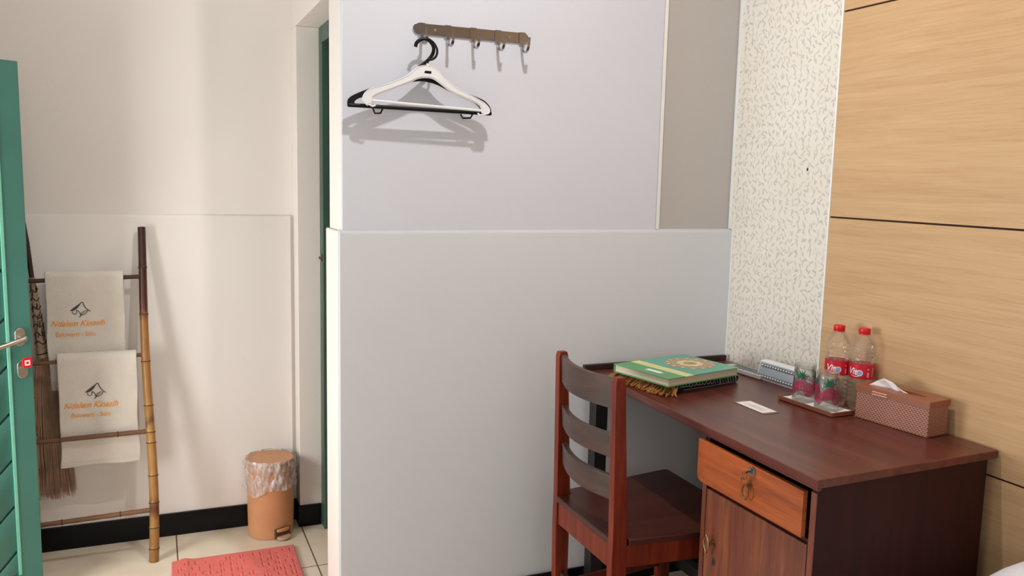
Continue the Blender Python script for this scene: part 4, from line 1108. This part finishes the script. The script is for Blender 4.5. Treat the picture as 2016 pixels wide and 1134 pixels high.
# tissue box
tb = thing('tissue_box', 'brown woven-look tissue box with white tissue at the wall end of the desk', 'tissue box', (1.7665, 1.5725, T), radians(7.0))
bw2, bl2, bh = .040, .106, .078
m = MB(); m.box(-bw2, bw2, -bl2, bl2, 0, bh); obj('box_body', m, M_weave, tb, .003)
m = MB(); ew, el = bw2+.0022, bl2+.0022
# lid with oval slot
outer = rrect(ew, el, .004, 3); n = 40
m2 = MB(); seg = 48
def rect_pt(a):
    c, s = cos(a), sin(a); k_ = min(ew/abs(c) if abs(c) > 1e-6 else 9, el/abs(s) if abs(s) > 1e-6 else 9); return (k_*c, k_*s)
vs = []; fs = []
angs = sorted([2*pi*i/seg for i in range(seg)]+[atan2(sy*el, sx*ew) % (2*pi) for sx in (-1, 1) for sy in (-1, 1)])
k = len(angs)
for a in angs: p = rect_pt(a); vs.append((p[0], p[1], bh-.003))
for a in angs: p = rect_pt(a); vs.append((p[0], p[1], bh+.013))
def slotp(a): return (.015*cos(a)*(1-.35*abs(sin(a))), .072*sin(a))
for a in angs: p = slotp(a); vs.append((p[0], p[1], bh+.014))
for a in angs: p = slotp(a); vs.append((p[0], p[1], bh+.002))
for j in range(3):
    for i in range(k): fs.append((j*k+i, j*k+(i+1) % k, (j+1)*k+(i+1) % k, (j+1)*k+i))
m.faces(vs, fs); obj('box_lid', m, M_boxlid, tb, .002, smooth=50)
m = MB(); m.box(-bw2+.004, bw2-.004, -bl2+.004, bl2-.004, bh+.0008, bh+.0016); obj('slot_bottom', m, M_gap, tb)
m = MB()
for q in (0, 1): m.box(-ew-.0012, -ew-.0002, .012, .055, bh-.004+q*.0065, bh-.001+q*.0065)
obj('badge', m, plain('rose_gold_badge', (232, 178, 160), .35, .3), tb)
m = MB(); vs = []; fs = []; n1, n2 = 10, 20
for j in range(n2+1):
    v = j/n2; y = .078-.118*v
    for i in range(n1+1):
        u = i/n1; e = .004+.026*(min(1, v/.42)*min(1, (1-v)/.58))**.9
        hh = .030*(v/.40) if v < .40 else .030*(1-(v-.40)/.60)
        ytop = .066-.062*v*1.2 if v < .4 else .036-.07*(v-.4)
        z = bh+.003+u*(.004+hh*1.1)+.0009*sin(u*9+v*21)
        vs.append((-.004-.014*u*(1-.5*v)+.0025*sin(v*17+u*4), y+u*.018*(1-v), z))
for j in range(n2):
    for i in range(n1): a = j*(n1+1)+i; fs.append((a, a+1, a+n1+2, a+n1+1))
m.faces(vs, fs); o = obj('tissue', m, M_tissue, None, smooth=80)
o.matrix_world = Matrix.Translation((1.7665, 1.5725, T)) @ Matrix.Rotation(radians(7), 4, 'Z')
so = o.modifiers.new('thick', 'SOLIDIFY'); so.thickness = .0008; tag(o, 'white tissue sticking out of the brown tissue box', 'tissue')
# card
cd_ = thing('paper_card', 'small white printed card lying on the desk before the tray', 'card', (1.520, 1.836, T+.0006), radians(-2))
m = MB(); m.box(-.024, .024, -.058, .058, 0, .0006); obj('card_sheet', m, M_paper, cd_)
m = MB()
for q in range(3):
    m.box(-.010+q*.007, -.0085+q*.007, -.040, .040-.01*q, .00065, .0008)
obj('card_print', m, plain('grey_text_ink', (150, 146, 150), .7), cd_)
m = MB(); m.box(1.494, 1.546, 1.768, 1.908, T, T+.0005); o = obj('card_sleeve', m, plain('brown_film', (120, 84, 72), .35)); tag(o, 'thin brown sheet painting in shade at both ends of the card', 'shade')  # flat brown sheet under the card stands in for its shadow

# ================================================================== BED
bed = thing('bed', 'bed with white linen in the bottom right corner by the oak boards', 'bed', (1.36, .2, 0))
m = MB(); m.box(-.46, .455, -1.0, .98, .08, .28); obj('bed_base', m, M_sidewood, bed, .01)
for sx in (-1, 1):
    for sy in (-1, 1):
        m = MB(); m.box(sx*.40-.03, sx*.40+.03, sy*.9-.03, sy*.9+.03, 0, .08); obj('leg', m, M_sidewood, bed)
m = MB(); m.box(-.455, .452, -.99, .985, .281, .47); obj('mattress', m, M_sheet, bed, .04, segs=4)
m = MB(); vs = []; fs = []; n1, n2 = 40, 80
for j in range(n2+1):
    for i in range(n1+1):
        x = -.47+.930*i/n1; y = -1.0+2.085*j/n2
        ex = max(0, 1-(x+.47)/.06); ey = max(0, (y-.965)/.12); ed = min(1, max(ex, ey)); 
        z = .515+.048*math.exp(-((y-.95)/.16)**2)*(x > .1)*min(1, max(0, (x-.1)/.25))-.19*ed**2.2+.006*sin(x*9+y*4)+.004*sin(y*17-x*6)
        vs.append((x, y, z))
for j in range(n2):
    for i in range(n1): a = j*(n1+1)+i; fs.append((a, a+1, a+n1+2, a+n1+1))
m.faces(vs, fs); o = obj('duvet', m, M_sheet, bed, smooth=80); so = o.modifiers.new('thick', 'SOLIDIFY'); so.thickness = .025; so.offset = -1
